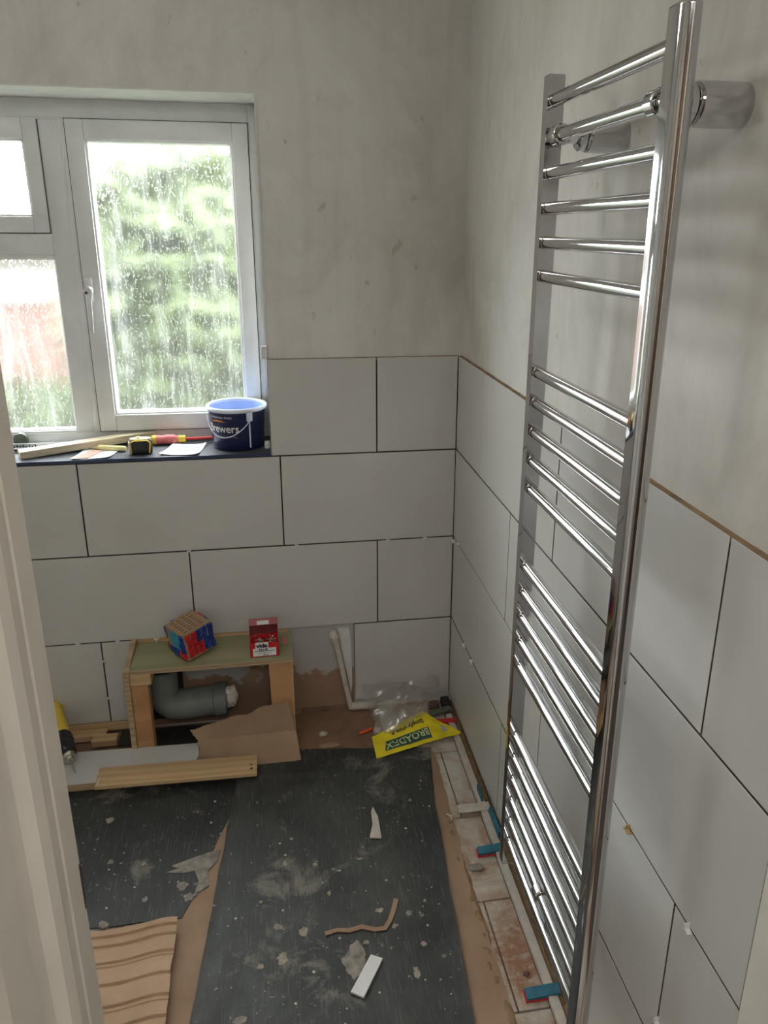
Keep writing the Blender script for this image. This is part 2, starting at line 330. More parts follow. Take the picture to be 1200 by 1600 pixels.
# wall tiles
P, GAP = .303, .0042
rows = [(1.247-P*i) for i in range(5)]
def slab(parent, ax, a0, a1, z0, z1, jit=0):
    d = random.uniform(-.0006, .0006)
    b = MB('tile', 'tilebody')
    if ax == 'b': b.box(-a1+GAP/2, -a0-GAP/2, d, .009, z0, z1, .0007)
    else: b.box(d, .009, -a1+GAP/2, -a0-GAP/2, z0, z1, .0007)
    b.bm.normal_update(); ax_ = 1 if ax == 'b' else 0
    for f in b.bm.faces:
        if abs(f.normal[ax_]) < .3: f.material_index = 1
    return b.build('tile', parent)
back_rows = [[(0.0, .258), (.258, .590)], [(0, .563), (.563, 1.168), (1.168, 1.773), (1.773, 2.15)], [(0, .258), (.258, .863), (.863, 1.468), (1.468, 2.073)], [(0, .340), (1.053, 1.165), (1.165, 1.77)]]
right_rows = [[(0, .296), (.296, .899), (.899, 1.502), (1.502, 1.675)], [(0, .598), (.598, 1.201), (1.201, 1.674)], [(0, .898), (.898, 1.501), (1.501, 1.675)], [(0, .619), (.619, 1.222), (1.222, 1.676)]]
for r in range(4):
    z1, z0 = rows[r]-GAP/2, rows[r+1]+GAP/2
    for a0, a1 in back_rows[r]: slab(wall_back, 'b', a0, a1, z0, z1)
    for a0, a1 in right_rows[r]: slab(wall_right, 'r', a0, a1, z0, z1)
# adhesive beds behind the tiles (dark in the open joints, brown along the top ledge)
b = MB('dark'); b.box(-.589, .009, .006, WT, .944, 1.242); b.box(-2.15, .009, .006, WT, .338, .944); b.box(-.339, .009, .006, WT, .036, .338); b.box(-1.77, -1.054, .006, WT, .036, .338)
b.build('adhesive_bed', wall_back)
b = MB('dark'); b.box(.006, WT, -1.674, .009, .036, 1.242); b.build('adhesive_bed', wall_right)
b = MB('adhesive')
n = 60
for i in range(n):
    y0, y1 = -1.675*i/n, -1.675*(i+1)/n; h = 1.2450+random.uniform(0, .0008)
    b.box(.0012+random.uniform(0, .0006), WT+.001, y1, y0, 1.236, h)
b.build('adhesive_ledge', wall_right)
b = MB('adhesive'); b.box(-.589, .0, .0015, WT+.001, 1.236, 1.2455); b.build('adhesive_ledge', wall_back)
b = MB('adhesive')
z = .04
while z < 1.235:
    w = .0015+.005*max(0, noise.noise(Vector((z*6, 3, 1)))+.25)*(1 if z < .80 else .15); b.box(.001, .010, -1.6765-w, -1.674, z, z+.014); z += .0135
b.build('adhesive_edge', wall_right)
# raw plaster patch where tiles are missing, and plaster shreds
b = MB('raw'); b.box(-1.052, -.342, .007, WT+.001, .0, .337); b.build('plaster_patch', wall_back)
b = MB('floor'); b.box(-.53, -.34, -.004, .010, -.01, .018); b.build('mortar_fillet', wall_back)
def spacer(parent, x, y, z, nrm, mat='white', ang=0.):
    b = MB(mat)
    for k in range(3):
        a = ang+k*2*PI/3
        b.box(0, .0085, -.0011, .0011, -.004, .004, mtx=Matrix.Rotation(a, 4, 'Z'))
    o = b.build('tile_spacer'); o.parent = parent
    o.matrix_world = TR(x, y, z) @ (Matrix.Rotation(PI/2, 4, 'X') if nrm == 'b' else Matrix.Rotation(PI/2, 4, 'Y'))
for x, z in ((-.525, .641), (-.225, .641), (-.10, .641), (-1.235, .338), (-1.11, .338), (-1.165, .27), (-1.165, .13), (-.86, .641), (-.99, .335)):
    spacer(wall_back, x, -.004, z, 'b', ang=random.random())
for y, z in ((-.085, .644), (-.20, .338), (-.30, .338), (-.012, .625), (-1.505, .40), (-1.545, .641), (-1.70+.20, .33)):
    spacer(wall_right, -.004, y, z, 'r', ang=random.random())
spacer(wall_right, -.004, -1.345, .641, 'r', 'tan', 1.0)
# faint pencil / spacer scuffs are left to the tile material; floor tiles under the sheets
for r in range(7):
    y1, y0 = .012-.2945*r-.003, .012-.2945*(r+1)
    off = .09 if r % 2 == 1 else .39
    if r == 3: off = .105
    xs = [0.0-.032]; x = -off
    while x > RX0: xs.append(x); x -= .603
    xs.append(RX0+.01)
    for a, c in zip(xs, xs[1:]):
        if c < -1.2 and r > 4: continue
        if y1 > -.1 and c < -.95: continue          # left open round the soil pipe
        b = MB('ftile'); b.box(c+.002, a-.002, max(y0, -1.80)+.002, y1, -.008, 0+random.uniform(-.0004, .0004), .0008); b.build('tile', floor)
# dark sheet painting the shade of the hole beside the pipe
b = MB('void'); b.box(-1.04, -.64, -.30, .0, -.0078, -.006); b.build('hole_shade', floor)
# upstand batten along the right wall
b = MB('dirtywhite'); b.box(-.033, -.0125, -1.66, -.10, .0, .015, .001); o = b.build('trim_2'); struct(o)
def rough_band(f0, f1, ya, yb, h, mat, name, n=150, k=7):
    G = []
    for i in range(n):
        y = ya+(yb-ya)*i/(n-1); r_ = []
        for j in range(k):
            u = j/(k-1); x = f0(y)*(1-u)+f1(y)*u+(.006*noise.noise(Vector((y*30, j*.7, 1))) if 0 < j < k-1 else .004*noise.noise(Vector((y*40, j, 5))))
            r_.append(Vector((x, y, -.001+h*(math.sin(PI*u)**.6 if 0 < j < k-1 else 0)*(.55+.8*noise.noise(Vector((x*60, y*40, 3)))))))
        G.append(r_)
    b = MB(mat); b.grid(G, 0); return b.build(name, floor, None)
rough_band(lambda y: -.0150, lambda y: .010, -.12, -1.66, .016, 'adhesive', 'mortar_band')

# ------------------------------------------------------------------ window
FY = .20
win = bpy.data.objects.new('window_1', None); C.objects.link(win); win.location = (-1.26, FY, .96); struct(win)
def ringframe(name, x0, x1, z0, z1, wl, wr, wb, wt, y0, y1, mat='pvc', parent=win, lip=.006):
    """rectangular frame with a stepped inner lip"""
    b = MB(mat)
    for (X0, X1, Z0, Z1) in ((x0, x0+wl, z0, z1), (x1-wr, x1, z0, z1), (x0+wl, x1-wr, z0, z0+wb), (x0+wl, x1-wr, z1-wt, z1)):
        b.box(X0, X1, y0, y1, Z0, Z1, .0025, 2)
    if lip:
        xa, xb, za, zb = x0+wl, x1-wr, z0+wb, z1-wt
        for (X0, X1, Z0, Z1) in ((xa-.002, xa+lip, za, zb), (xb-lip, xb+.002, za, zb), (xa, xb, za-.002, za+lip), (xa, xb, zb-lip, zb+.002)):
            b.box(X0, X1, y0+.007, y1-.004, Z0, Z1, .0015)
    return b.build(name, parent, 40)
ZB, ZT = .957, 1.965
# outer frame with mullions and transom
b = MB('pvc')
for (X0, X1, Z0, Z1) in ((WX0, WX0+.05, ZB, ZT), (-.615, WX1-.001, ZB, ZT), (WX0+.05, -.615, ZB, .992), (WX0+.05, -.615, 1.914, ZT), (-1.203, -1.130, .992, 1.914), (WX0+.05, -1.203, 1.540, 1.600)):
    b.box(X0, X1, FY, FY+.065, Z0, Z1, .002, 2)
b.box(-1.150, -1.130, FY-.004, FY+.02, .992, 1.914, .002, 2)     # bead along the mullion
b.box(WX0+.05, -.612, FY-.004, FY+.02, 1.909, 1.915, .002)
b.build('window_frame', win, 40)
sash = ringframe('sash', -1.129, -.616, .994, 1.912, .050, .046, .052, .052, FY-.010, FY+.05)
# mitre and glazing bead steps of the sash
ringframe('glazing_bead', -1.083, -.660, 1.040, 1.866, .008, .008, .008, .008, FY-.004, FY+.03, parent=sash, lip=.003)
vent = ringframe('sash', WX0+.052, -1.205, 1.602, 1.912, .045, .041, .045, .055, FY-.010, FY+.05)
low = ringframe('glazing_bead', WX0+.045, -1.196, .988, 1.546, .010, .010, .010, .018, FY+.004, FY+.05, parent=win, lip=.003)
def gap_shade(x0, x1, z0, z1, w, ya, yb, par):  # dark strips painting the shade in gaps round sashes and glass
    b = MB('gap_shade')
    for (X0, X1, Z0, Z1) in ((x0, x0+w, z0, z1), (x1-w, x1, z0, z1), (x0+w, x1-w, z0, z0+w), (x0+w, x1-w, z1-w, z1)): b.box(X0, X1, ya, yb, Z0, Z1)
    b.build('gap_shade', par)
gap_shade(-1.1312, -.6138, .9918, 1.9142, .0028, FY-.0055, FY+.002, sash); gap_shade(WX0+.0495, -1.2025, 1.5998, 1.9142, .0028, FY-.0020, FY+.002, vent)
gap_shade(-1.0790, -.6645, 1.0445, 1.8615, .0022, FY+.002, FY+.031, sash)
def pane(x0, x1, z0, z1, par):
    b = MB('glass'); b.bm.free(); b.bm = bmesh.new()
    vv = [b.bm.verts.new(p) for p in ((x0, FY+.032, z0), (x1, FY+.032, z0), (x1, FY+.032, z1), (x0, FY+.032, z1))]; b.bm.faces.new(vv)
    return b.build('glass_pane', par)
pane(-1.080, -.662, 1.042, 1.864, sash); pane(WX0+.09, -1.243, 1.640, 1.862, vent); pane(WX0+.05, -1.202, .995, 1.535, win)
# handle: plate, boss with lock, lever sweeping out
b = MB('pvc'); hx, hz = -1.112, 1.435
b.box(hx-.010, hx+.012, FY-.018, FY-.008, hz-.035, hz+.040, .005, 3)
b.tube([(hx, FY-.012, hz+.002), (hx-.001, FY-.040, hz+.002)], [.0125, .0115], 20)
b.rings([[Vector((hx+.003+u*w, FY-.034-d+v_*.0022, zz)) for u, v_ in ((-1, -1), (1, -1), (1, 1), (-1, 1))] for zz, d, w in ((hz+.006, 0, .010), (hz-.010, .004, .009), (hz-.025, .013, .008), (hz-.045, .020, .0075), (hz-.080, .024, .007), (hz-.118, .025, .006), (hz-.122, .024, .004))])
hd = b.build('handle', sash, 40)
b = MB('black', 'steel'); b.tube([(hx-.004, FY-.0405, hz-.004), (hx-.004, FY-.043, hz-.004)], .0036, 16, 0); b.tube([(hx-.004, FY-.0400, hz-.004), (hx-.004, FY-.0415, hz-.004)], .0055, 16, 1); b.build('lock_barrel', hd)
# sill: dark membrane board
b = MB('slate'); b.box(WX0, -.5905, -.001, .262, .946, .955, .001); sill = b.build('window_sill'); struct(sill)
b = MB('sedge'); b.box(WX0, -.5905, -.0035, -.0008, .9455, .9555); b.build('edge_strip', sill)

# ------------------------------------------------------------------ garden seen through the obscured glass
b = MB('lawn'); b.box(-14, 12, .5, 22, -.35, -.25); o = b.build('lawn'); struct(o)
def shrub(name, label, cx, cy, r, h, n, z0=-.3):
    t = thing(name, label, 'shrub', (cx, cy, z0))
    b = MB('bark')
    for k in range(5):
        a = k*1.3; b.tube([(cx+.05*math.cos(a), cy+.05*math.sin(a), z0), (cx+r*.3*math.cos(a), cy+r*.3*math.sin(a), z0+h*.5), (cx+r*.6*math.cos(a), cy+r*.6*math.sin(a), z0+h*.9)], [.03, .02, .008], 6)
    b.build('stem', t)
    b = MB('leaf'); rnd = random.Random(int(abs(cx)*100))
    for k in range(n):
        a, e = rnd.uniform(0, 2*PI), math.acos(rnd.uniform(-1, 1)); q = rnd.uniform(.55, 1)**.5
        p = Vector((cx+r*q*math.sin(e)*math.cos(a), cy+r*q*math.sin(e)*math.sin(a), z0+h*.55+h*.48*q*math.cos(e)+.12*noise.noise(Vector((a*2, e*2, 0)))))
        X = Vector((rnd.gauss(0, 1), rnd.gauss(0, 1), rnd.gauss(0, .6))).normalized(); Y = X.orthogonal().normalized(); L = .13
        vv = [b.bm.verts.new(p+v) for v in (-X*L, Y*L*.4, X*L, -Y*L*.4)]; b.bm.faces.new(vv)
    o = b.build('foliage', t, recalc=False)
    return t
shrub('garden_shrub', 'tall green shrub outside, behind the right pane', -1.02, 3.3, .98, 2.38, 3400)
shrub('garden_shrub', 'lower green shrub outside, left of the tall one', -2.80, 4.5, .68, .55, 1300)
t = thing('brick_outhouse', 'low red brick outhouse blurred behind the lower left pane', 'outhouse', (-3.6, 6.2, -.25))
b = MB('brick'); b.box(-6.6, -2.75, 5.6, 7.2, -.25, .95); b.build('wall', t)
b = MB('hall'); b.box(-6.7, -2.65, 5.5, 7.3, .95, 1.03); b.build('roof_slab', t)
t = thing('rendered_house', 'pale rendered house wall blurred beyond the brick outhouse', 'house', (-5, 13, -.25))
b = MB('rendered'); b.box(-11, -2.6, 12, 16, -.25, 1.25); b.build('wall', t)
b = MB('brick'); b.prism([(-11.3, 11.8), (-2.3, 11.8), (-2.3, 16.2), (-11.3, 16.2)], 1.25, 1.7, top=[(-10.6, 13.9), (-3, 13.9), (-3, 14.1), (-10.6, 14.1)]); b.build('roof', t)

# ------------------------------------------------------------------ door jamb on the left, casing on the right
prof = [(-.7405, -1.801), (-.7400, -1.833), (-.7425, -1.836), (-.7395, -1.840), (-.7380, -1.858), (-.7400, -1.872), (-.7470, -1.882), (-.7500, -1.902), (-.7460, -1.909), (-.7425, -1.914), (-.7430, -1.955), (-.765, -1.955), (-.765, -1.801)]
b = MB('paint'); b.prism(prof, 0, 2.04)
b.prism([(-.742, -1.955), (-.745, -1.972), (-.80, -1.972), (-.82, -1.955)], 0, 2.06)
b.prism([(-.742, -1.800), (-.75, -1.790), (-.80, -1.787), (-.81, -1.800)], 0, 2.06)
o = b.build('door_1', None); struct(o)
b = MB('dark'); b.prism([(-.7412, -1.8005), (-.7397, -1.8015), (-.7397, -1.8040), (-.7412, -1.804)], 1.080, 1.125); b.build('chipped_edge', o)
b = MB('paint'); b.prism([(WT, -1.679), (-.006, -1.680), (-.014, -1.69), (-.016, -1.73), (-.022, -1.735), (-.022, -1.95), (WT, -1.95)], 0, 2.06); b.build('door_2', None); struct(bpy.data.objects['door_2'])

# ------------------------------------------------------------------ towel radiator
RXC, YF, YN, ZT_, ZBt = -.097, -1.015, -1.408, 1.8555, .258
rad = thing('towel_radiator', 'tall chrome ladder towel radiator fixed to the right wall', 'radiator', (-.097, -1.21, .26))
def dprof(y_in, sgn, x0=-.111, x1=-.083):
    """D section: flat face towards the rungs, rounded outside; sgn -1 runs to -y"""
    pts = [(x0, y_in), (x1, y_in)]; xm, hw = (x0+x1)/2, (x1-x0)/2
    for k in range(13):
        a = PI*k/12; pts.append((xm+hw*math.cos(a), y_in+sgn*(.020+.016*math.sin(a))))
    return pts
def bar_d(y_in, sgn):
    pts = dprof(y_in, sgn); xm = -.097; ym = y_in+sgn*.015
    def sc(k): return [(xm+(x-xm)*k, ym+(y-ym)*k) for x, y in pts]
    b = MB('chrome'); rr = []
    for z, k in ((ZBt, .9), (ZBt+.001, .97), (ZBt+.003, 1), (ZBt+.004, 1), (ZT_-.004, 1), (ZT_-.003, 1), (ZT_-.001, .97), (ZT_, .9)):
        rr.append([Vector((x, y, z)) for x, y in sc(k)])
    b.rings(rr); return b.build('upright', rad, 35)
bar_d(YF, 1); bar_d(YN, -1)
zs = [1.8176-.0554*i for i in range(6)]+[1.3729-.0554*i for i in range(5)]+[.9903-.0554*i for i in range(5)]+[.6001-.0554*i for i in range(6)]
first = None
for z in zs:
    if first is None:
        b = MB('chrome'); L = YF-YN
        b.tube([(0, 0, 0), (0, -.0015, 0), (0, -.003, 0), (0, -L+.003, 0), (0, -L+.0015, 0), (0, -L, 0)], [.0088, .0095, .0108, .0108, .0095, .0088], 28, cap=False)
        first = b.build('rung', None, 50); o = first
    else: o = first.copy(); C.objects.link(o)
    o.parent = rad; o.matrix_parent_inverse = Matrix.Translation(-rad.location); o.location = (RXC, YF+.0003, z)
def bracket(y, z, x0=WT):
    b = MB('chrome')
    b.tube([(x0, y, z), (x0-.003, y, z), (-.050, y, z), (-.054, y, z), (-.056, y, z)], [.0262, .0262, .0262, .0250, .0225], 36)
    b.tube([(-.056, y, z), (-.0575, y, z)], .0190, 30); b.tube([(-.0575, y, z), (-.0655, y, z), (-.068, y, z)], [.0235, .0235, .021], 30)
    b.tube([(-.066, y, z), (-.086, y, z)], [.0135, .0125], 20)
    o = b.build('wall_bracket', rad, 40)
    b = MB('chrome'); R_, r_ = .0165, .0112
    b.tube([(RXC, y+.013, z), (RXC, y+.0125, z), (RXC, y+.010, z), (RXC, y-.010, z), (RXC, y-.0125, z), (RXC, y-.013, z)], [r_, .0145, R_, R_, .0145, r_], 28, cap=False)
    b.build('clamp', o, 40)
bracket(-1.045, zs[1]); bracket(-1.378, zs[1]); bracket(-1.212, zs[20], 0.0)
# ------------------------------------------------------------------ things on the sill
SZ = .955
# bucket
bx, by, bz = -.692, .104, SZ+.0005
bk = thing('paint_bucket', 'navy blue plastic paint bucket with white rim and wire handle on the sill', 'bucket', (bx, by, bz))
def br_(z): return .0805+(z/.135)*.0075
b = MB('navy', 'inner'); b.lathe([(.0, .002), (.070, .002), (.077, .004), (.0795, .010), (.0885, .128), (.0885, .130)], 64, (bx, by, bz), mi=0, cap=False)
b.lathe([(.0870, .130), (.0845, .10), (.080, .03), (.0, .028)], 64, (bx, by, bz), mi=1, cap=False); b.build('body', bk, 50, recalc=False)
b = MB('rim'); b.rings([[Vector((bx+(.0905+rr*math.cos(q))*math.cos(a), by+(.0905+rr*math.cos(q))*math.sin(a), bz+.130+1.6*rr*math.sin(q))) for q in [2*PI*k/10 for k in range(10)] for rr in (.0045,)] for a in [2*PI*j/64 for j in range(64)]], loop=True)
b.build('rim', bk, 60)
b = MB('bluepaint'); b.prism([(bx-.03+.032*math.cos(a)*(1+.25*math.sin(3*a)), by+.02+.03*math.sin(a)) for a in [2*PI*k/18 for k in range(18)]], bz+.028, bz+.060, top=[(bx-.025+.018*math.cos(a), by+.02+.015*math.sin(a)) for a in [2*PI*k/18 for k in range(18)]]); b.build('paint_residue', bk, 60)
camang = math.atan2(CY-by, CX-bx)      # direction of the doorway, where the print faces roughly
def cyl(a0, zc, extra=.0008):
    def f(x, y):
        z = zc+y; r = .0795+(z-.010)/.118*.009+extra; a = a0+x/r
        return Vector((bx+r*math.cos(a), by+r*math.sin(a), bz+z))
    return f
ap = camang-.62
b = MB('wht'); b.text('Brewers', .036, cyl(ap, .062), bold=.0004, sx=.92); b.build('brand_lettering', bk, recalc=False)
b = MB('greyprint'); b.text('decorator centres', .0125, cyl(ap+.05, .045), sx=.95); b.build('small_lettering', bk, recalc=False)
b = MB('wht'); b.text('PROFESSIONAL TRADE', .0085, cyl(ap-.05, .106), sx=.95); b.build('top_lettering', bk, recalc=False)
b = MB('orange'); f = cyl(ap, 0, .0009)
for k in range(14):
    u0, u1 = -.042+.06*k/14, -.042+.06*(k+1)/14; g = lambda u: .094+.004*math.sin((u+.042)/.06*PI); w = lambda u: .0022*math.sin((u+.042)/.06*PI)+.0003
    vv = [b.bm.verts.new(f(*q)) for q in ((u0, g(u0)-w(u0)), (u1, g(u1)-w(u1)), (u1, g(u1)+w(u1)), (u0, g(u0)+w(u0)))]; b.bm.faces.new(vv)
b.build('orange_swoosh', bk, recalc=False)
ea = camang+.42
b = MB('rim'); mt = TR(bx, by, bz) @ rotz(ea); b.box(.0865, .0925, -.010, .010, .096, .128, .002, 2, mtx=mt); b.box(.0905, .0955, -.004, .004, .098, .112, .001, mtx=mt)
b.box(.084, .0915, -.0012, .0012, .012, .10, .0004, mtx=mt); b.build('handle_ear', bk, 40)
# wire handle fallen against the front
pts = []
for k in range(25):
    t_ = k/24; a = ea+.03-2.05*t_; z = .104-.058*math.sin(PI*min(1, t_*1.02))**.8; r = .0795+(z-.01)/.118*.009+.006
    pts.append((bx+r*math.cos(a), by+r*math.sin(a), bz+z))
b = MB('rim'); b.tube(pts, .0016, 8); b.build('handle', bk, 60)
# timber offcut
b = MB('ptimber'); mt = frame2((-1.330, .028, SZ+.001), (-.968, .190, SZ+.012)); b.box(0, .405, -.002, .040, 0, .022, .001, mtx=mt)
tag(b.build('timber_offcut'), 'long pale timber offcut lying slantwise across the sill', 'timber')
# tape measure
tp = thing('tape_measure', 'yellow and black tape measure at the sill edge below the timber', 'tape measure', (-.985, .045, SZ))
mt = TR(-.985, .050, SZ+.0005) @ rotz(.12)
b = MB('black'); b.box(-.034, .034, -.017, .017, 0, .046, .009, 4, mtx=mt); b.build('case', tp, 40)
b = MB('cream'); b.prism([(.031*math.cos(a)*1.02, .0155*math.sin(a)) for a in [2*PI*k/24 for k in range(24)]], .0455, .0485, mtx=mt); b.tube([mt @ Vector((-.006, 0, .048)), mt @ Vector((-.006, 0, .053))], .006, 12)
b.build('top_plate', tp, 40)
b = MB('yellow'); pp = [(-.028, .004), (-.030, .038), (-.022, .0435), (.020, .0435), (.028, .036), (.024, .004)]
b.tube([mt @ Vector((x, -.0172, z)) for x, z in pp], .0022, 6); b.build('yellow_band', tp, 60)
b = MB('white'); b.box(-.036, -.031, -.014, .014, .008, .040, .002, 2, mtx=mt); b.build('side_label', tp)
# screwdriver
sd = thing('screwdriver', 'red and yellow insulated screwdriver between the timber and the bucket', 'screwdriver', (-.90, .155, SZ))
p0, p1 = Vector((-.968, .146, SZ+.0165)), Vector((-.785, .152, SZ+.0165)); D = (p1-p0).normalized()
def along(segs): return [p0+D*s for s, _ in segs], [r for _, r in segs]
h = [(0.0, .010), (.004, .0145), (.02, .0155), (.035, .014), (.05, .0165), (.07, .0155), (.082, .0105), (.088, .0105)]; q, r = along(h); b = MB('pinkred'); b.tube(q, r, 14); b.build('grip', sd, 60)
q, r = along([(.083, .0112), (.086, .0135), (.093, .0115), (.104, .0125), (.107, .010)]); b = MB('yellow'); b.tube(q, r, 14); b.build('collar', sd, 60); b = MB('yellow'); q, r = along([(.0, .0115), (.004, .0155), (.014, .0160), (.017, .0150)]); b.tube(q, r, 14); b.build('collar', sd, 60)
q, r = along([(.100, .0045), (.19, .0045), (.20, .0035)]); b = MB('red'); b.tube(q, r, 12); b.build('shaft', sd, 60)
# sheets of paper
def sheet(name, pts, mat, label, cat, curl=.006, z=SZ+.0012, thick=.0006, ink=None):
    A, B_, Cc, Dd = [Vector((p[0], p[1], 0)) for p in pts]; n = 9; G = []
    for i in range(n):
        u = i/(n-1); row = []
        for j in range(n):
            v = j/(n-1); p = (A*(1-u)+B_*u)*(1-v)+(Dd*(1-u)+Cc*u)*v; e = (abs(u-.5)*2)**3*(abs(v-.5)*2)**2
            row.append(Vector((p.x, p.y, z+curl*e+.0012*(1+noise.noise(Vector((p.x*25, p.y*25, 1)))))))
        G.append(row)
    b = MB(mat); b.grid(G, thick); o = b.build(name, None, 60, recalc=False)
    if label: tag(o, label, cat)
    return o, G
ppr, G = sheet('paper_sheet', [(-.930, .020), (-.812, -.0005), (-.795, .125), (-.900, .140)], 'paper', 'white printed note lying on the sill beside the bucket', 'paper')
b = MB('ink')
for k in range(7):
    y = .028+k*.013; b.box(-.905+.003*k, -.825+.003*k-(.02 if k % 3 == 0 else 0), y, y+.003, SZ+.0034, SZ+.0038)
b.build('printed_lines', ppr)
lf, G = sheet('leaflet', [(-1.185, .004), (-1.075, .004), (-1.055, .105), (-1.165, .110)], 'paper', 'crumpled leaflet with a salmon patch under the slanted timber', 'leaflet', .004)
b = MB('pinkink'); b.prism([(-1.178, .008), (-1.135, .008), (-1.105, .090), (-1.140, .095)], SZ+.0040, SZ+.0044); b.build('salmon_patch', lf)
sheet('paper_scrap', [(-1.36, .10), (-1.18, .085), (-1.17, .18), (-1.34, .19)], 'paper', 'pale paper sheet behind the left end of the timber', 'paper', .008)
# marker
b = MB('cream'); b.tube([(-1.150, .115, SZ+.006), (-1.125, .106, SZ+.0085), (-1.12, .105, SZ+.009), (-1.040, .080, SZ+.009), (-1.036, .079, SZ+.009)], [.001, .005, .0085, .0085, .006], 14)
tag(b.build('marker_pen', None, 50), 'beige tapered marker left of the tape measure', 'pen')
# clear plastic rule + spool + dark clamp at the far left
mk = thing('plastic_rule', 'clear plastic rule with dark marks along the foot of the window frame', 'ruler', (-1.3, .18, SZ))
b = MB('clear'); b.box(-1.40, -1.145, .150, .156, SZ+.0005, SZ+.018, .001); b.build('blade', mk)
b = MB('blackink')
for k in range(8): b.box(-1.385+k*.009, -1.381+k*.009, .1493, .1499, SZ+.004, SZ+.010+.004*(k % 2))
o = b.build('marks', mk); o['kind'] = 'stuff'
b = MB('dgreen'); b.tube([(-1.372, .182, SZ+.0215), (-1.372, .198, SZ+.0215)], .021, 28); b.tube([(-1.372, .179, SZ+.0215), (-1.372, .182, SZ+.0215)], .009, 20)
tag(b.build('tape_spool', None, 40), 'dark round spool standing at the left end of the sill', 'spool')
b = MB('black'); b.box(-1.38, -1.315, .118, .140, SZ+.0005, SZ+.010, .004, 2); b.box(-1.38, -1.32, .100, .106, SZ+.001, SZ+.005, .002)
tag(b.build('small_clamp', None, 40), 'small black clamp lying in front of the clear rule', 'clamp')
b = MB('white'); mt = TR(-.601, .060, SZ+.0005); b.lathe([(.004, 0), (.0095, 0), (.0095, .016), (.004, .016), (.004, 0)], 20, mtx=mt); b.lathe([(.006, .016), (.0085, .017), (.0085, .022), (0.0, .022)], 20, mtx=mt)
tag(b.build('plastic_plug', None, 40), 'tiny white plastic plug behind the bucket, by the tile edge', 'plug')

# ------------------------------------------------------------------ timber boxing round the soil pipe
bxg = thing('pipe_boxing', 'timber and plywood boxing with green top around the soil pipe', 'boxing', (-.80, -.08, 0))
b = MB('treated'); b.box(-1.051, -.552, -.170, .004, .310, .325, .001); b.build('top_board', bxg)
b = MB('ply')
for k in range(4): b.box(-1.052, -.551, -.1712+.0001*(k % 2), -.1695, .3105+k*.0036, .3135+k*.0036)
b.build('ply_edge', bxg)
b = MB('ply'); b.prism([(-1.069, .005), (-1.053, .005), (-1.053, -.172), (-1.069, -.172)], 0, [.345, .345, .318, .318]); b.build('side_panel', bxg)
b = MB('pine'); b.box(-1.052, -.93, .000, .006, .325, .345, .001); b.box(-.93, -.56, .002, .006, .325, .342, .001); b.build('wall_batten', bxg)
b = MB('redpine'); b.box(-1.052, -1.000, -.167, -.128, .0, .2695, .0012); b.build('upright_post', bxg)
b = MB('pine'); b.box(-1.052, -.989, -.168, -.020, .270, .3095, .0012); b.build('top_rail', bxg)
b = MB('redpine'); b.prism([(-.622, -.167), (-.556, -.167), (-.556, -.128), (-.622, -.128)], [0.0, 0, 0, 0], [.308]*4, top=[(-.628, -.167), (-.556, -.167), (-.556, -.128), (-.628, -.128)]); b.build('upright_post', bxg)
b = MB('pine'); b.box(-.5565, -.552, -.168, -.005, .005, .309, .001); b.build('end_batten', bxg)
b = MB('void'); b.box(-1.04, -.92, .0, .006, .03, .30); b.build('cavity_shade', bxg)  # dark panel painting the shade deep inside the boxing
# soil pipe
sp = thing('soil_pipe', 'large grey plastic soil pipe bend inside the timber boxing', 'pipe', (-.9, -.06, .11))
b = MB('grey'); pth = [(-.775, -.055, .125)]
pth += [(-.90, -.055, .118), (-.935, -.055, .118)]
for k in range(1, 9):
    a = (PI/2)*k/8; pth.append((-.935-.045*math.sin(a), -.055+.010*math.sin(a), .118+.045*(1-math.cos(a))+.0))
pth += [(-.980, -.040, .20), (-.980, -.035, .245)]
b.tube(pth, .050, 32); b.build('bend', sp, 50)
b = MB('grey'); b.tube([(-.815, -.055, .1228), (-.812, -.055, .123), (-.775, -.055, .125), (-.772, -.055, .125)], [.050, .056, .056, .050], 32); b.build('collar', sp, 50)
def blob(name, pts, r, mat, label, cat, seed=0):
    b = MB(mat); bm = b.bm
    r0 = bmesh.ops.create_icosphere(bm, subdivisions=3, radius=1)
    for v in r0['verts']:
        n_ = v.co.normalized(); k = 1+.35*noise.noise(n_*2.6+Vector((seed, 0, 0)))+.18*noise.noise(n_*7+Vector((seed, 3, 0)))
        v.co = Vector((pts[0]+n_.x*r[0]*k, pts[1]+n_.y*r[1]*k, pts[2]+n_.z*r[2]*k))
    return tag(b.build(name, None, 25), label, cat)
blob('crumpled_paper', (-.758, -.085, .150), (.022, .018, .040), 'dirtywhite', 'crumpled brown-white paper stuffed at the open end of the soil pipe', 'paper', 4)
# folded cardboard in front of the pipe
def sheetgrid(F, nu, nv, thick, mats, name, label=None, cat=None, sm=50):
    b = MB(*mats); b.grid([[F(i/(nu-1), j/(nv-1)) for j in range(nv)] for i in range(nu)], thick); o = b.build(name, None, sm, recalc=True)
    if label: tag(o, label, cat)
    return o
def lerp(a, b, t): return Vector(a)*(1-t)+Vector(b)*t
rows_c = [((-.868, -.262, .010), (-.540, -.262, .008)), ((-.864, -.222, .030), (-.545, -.222, .028)), ((-.862, -.190, .068), (-.552, -.192, .072)), ((-.885, -.180, .100), (-.575, -.182, .180))]
def Fc(u, v):
    s_ = v*3; i = min(2, int(s_)); f = s_-i; a = lerp(rows_c[i][0], rows_c[i+1][0], f); c = lerp(rows_c[i][1], rows_c[i+1][1], f); p = lerp(a, c, u)
    p.z += .004*noise.noise(Vector((p.x*18, p.y*18, 2))); p.x += (.012*noise.noise(Vector((v*9, 5, 0))) if u < .01 else 0); 
    if v > .99: p.z += .012*noise.noise(Vector((u*6, 8, 0)))
    return p
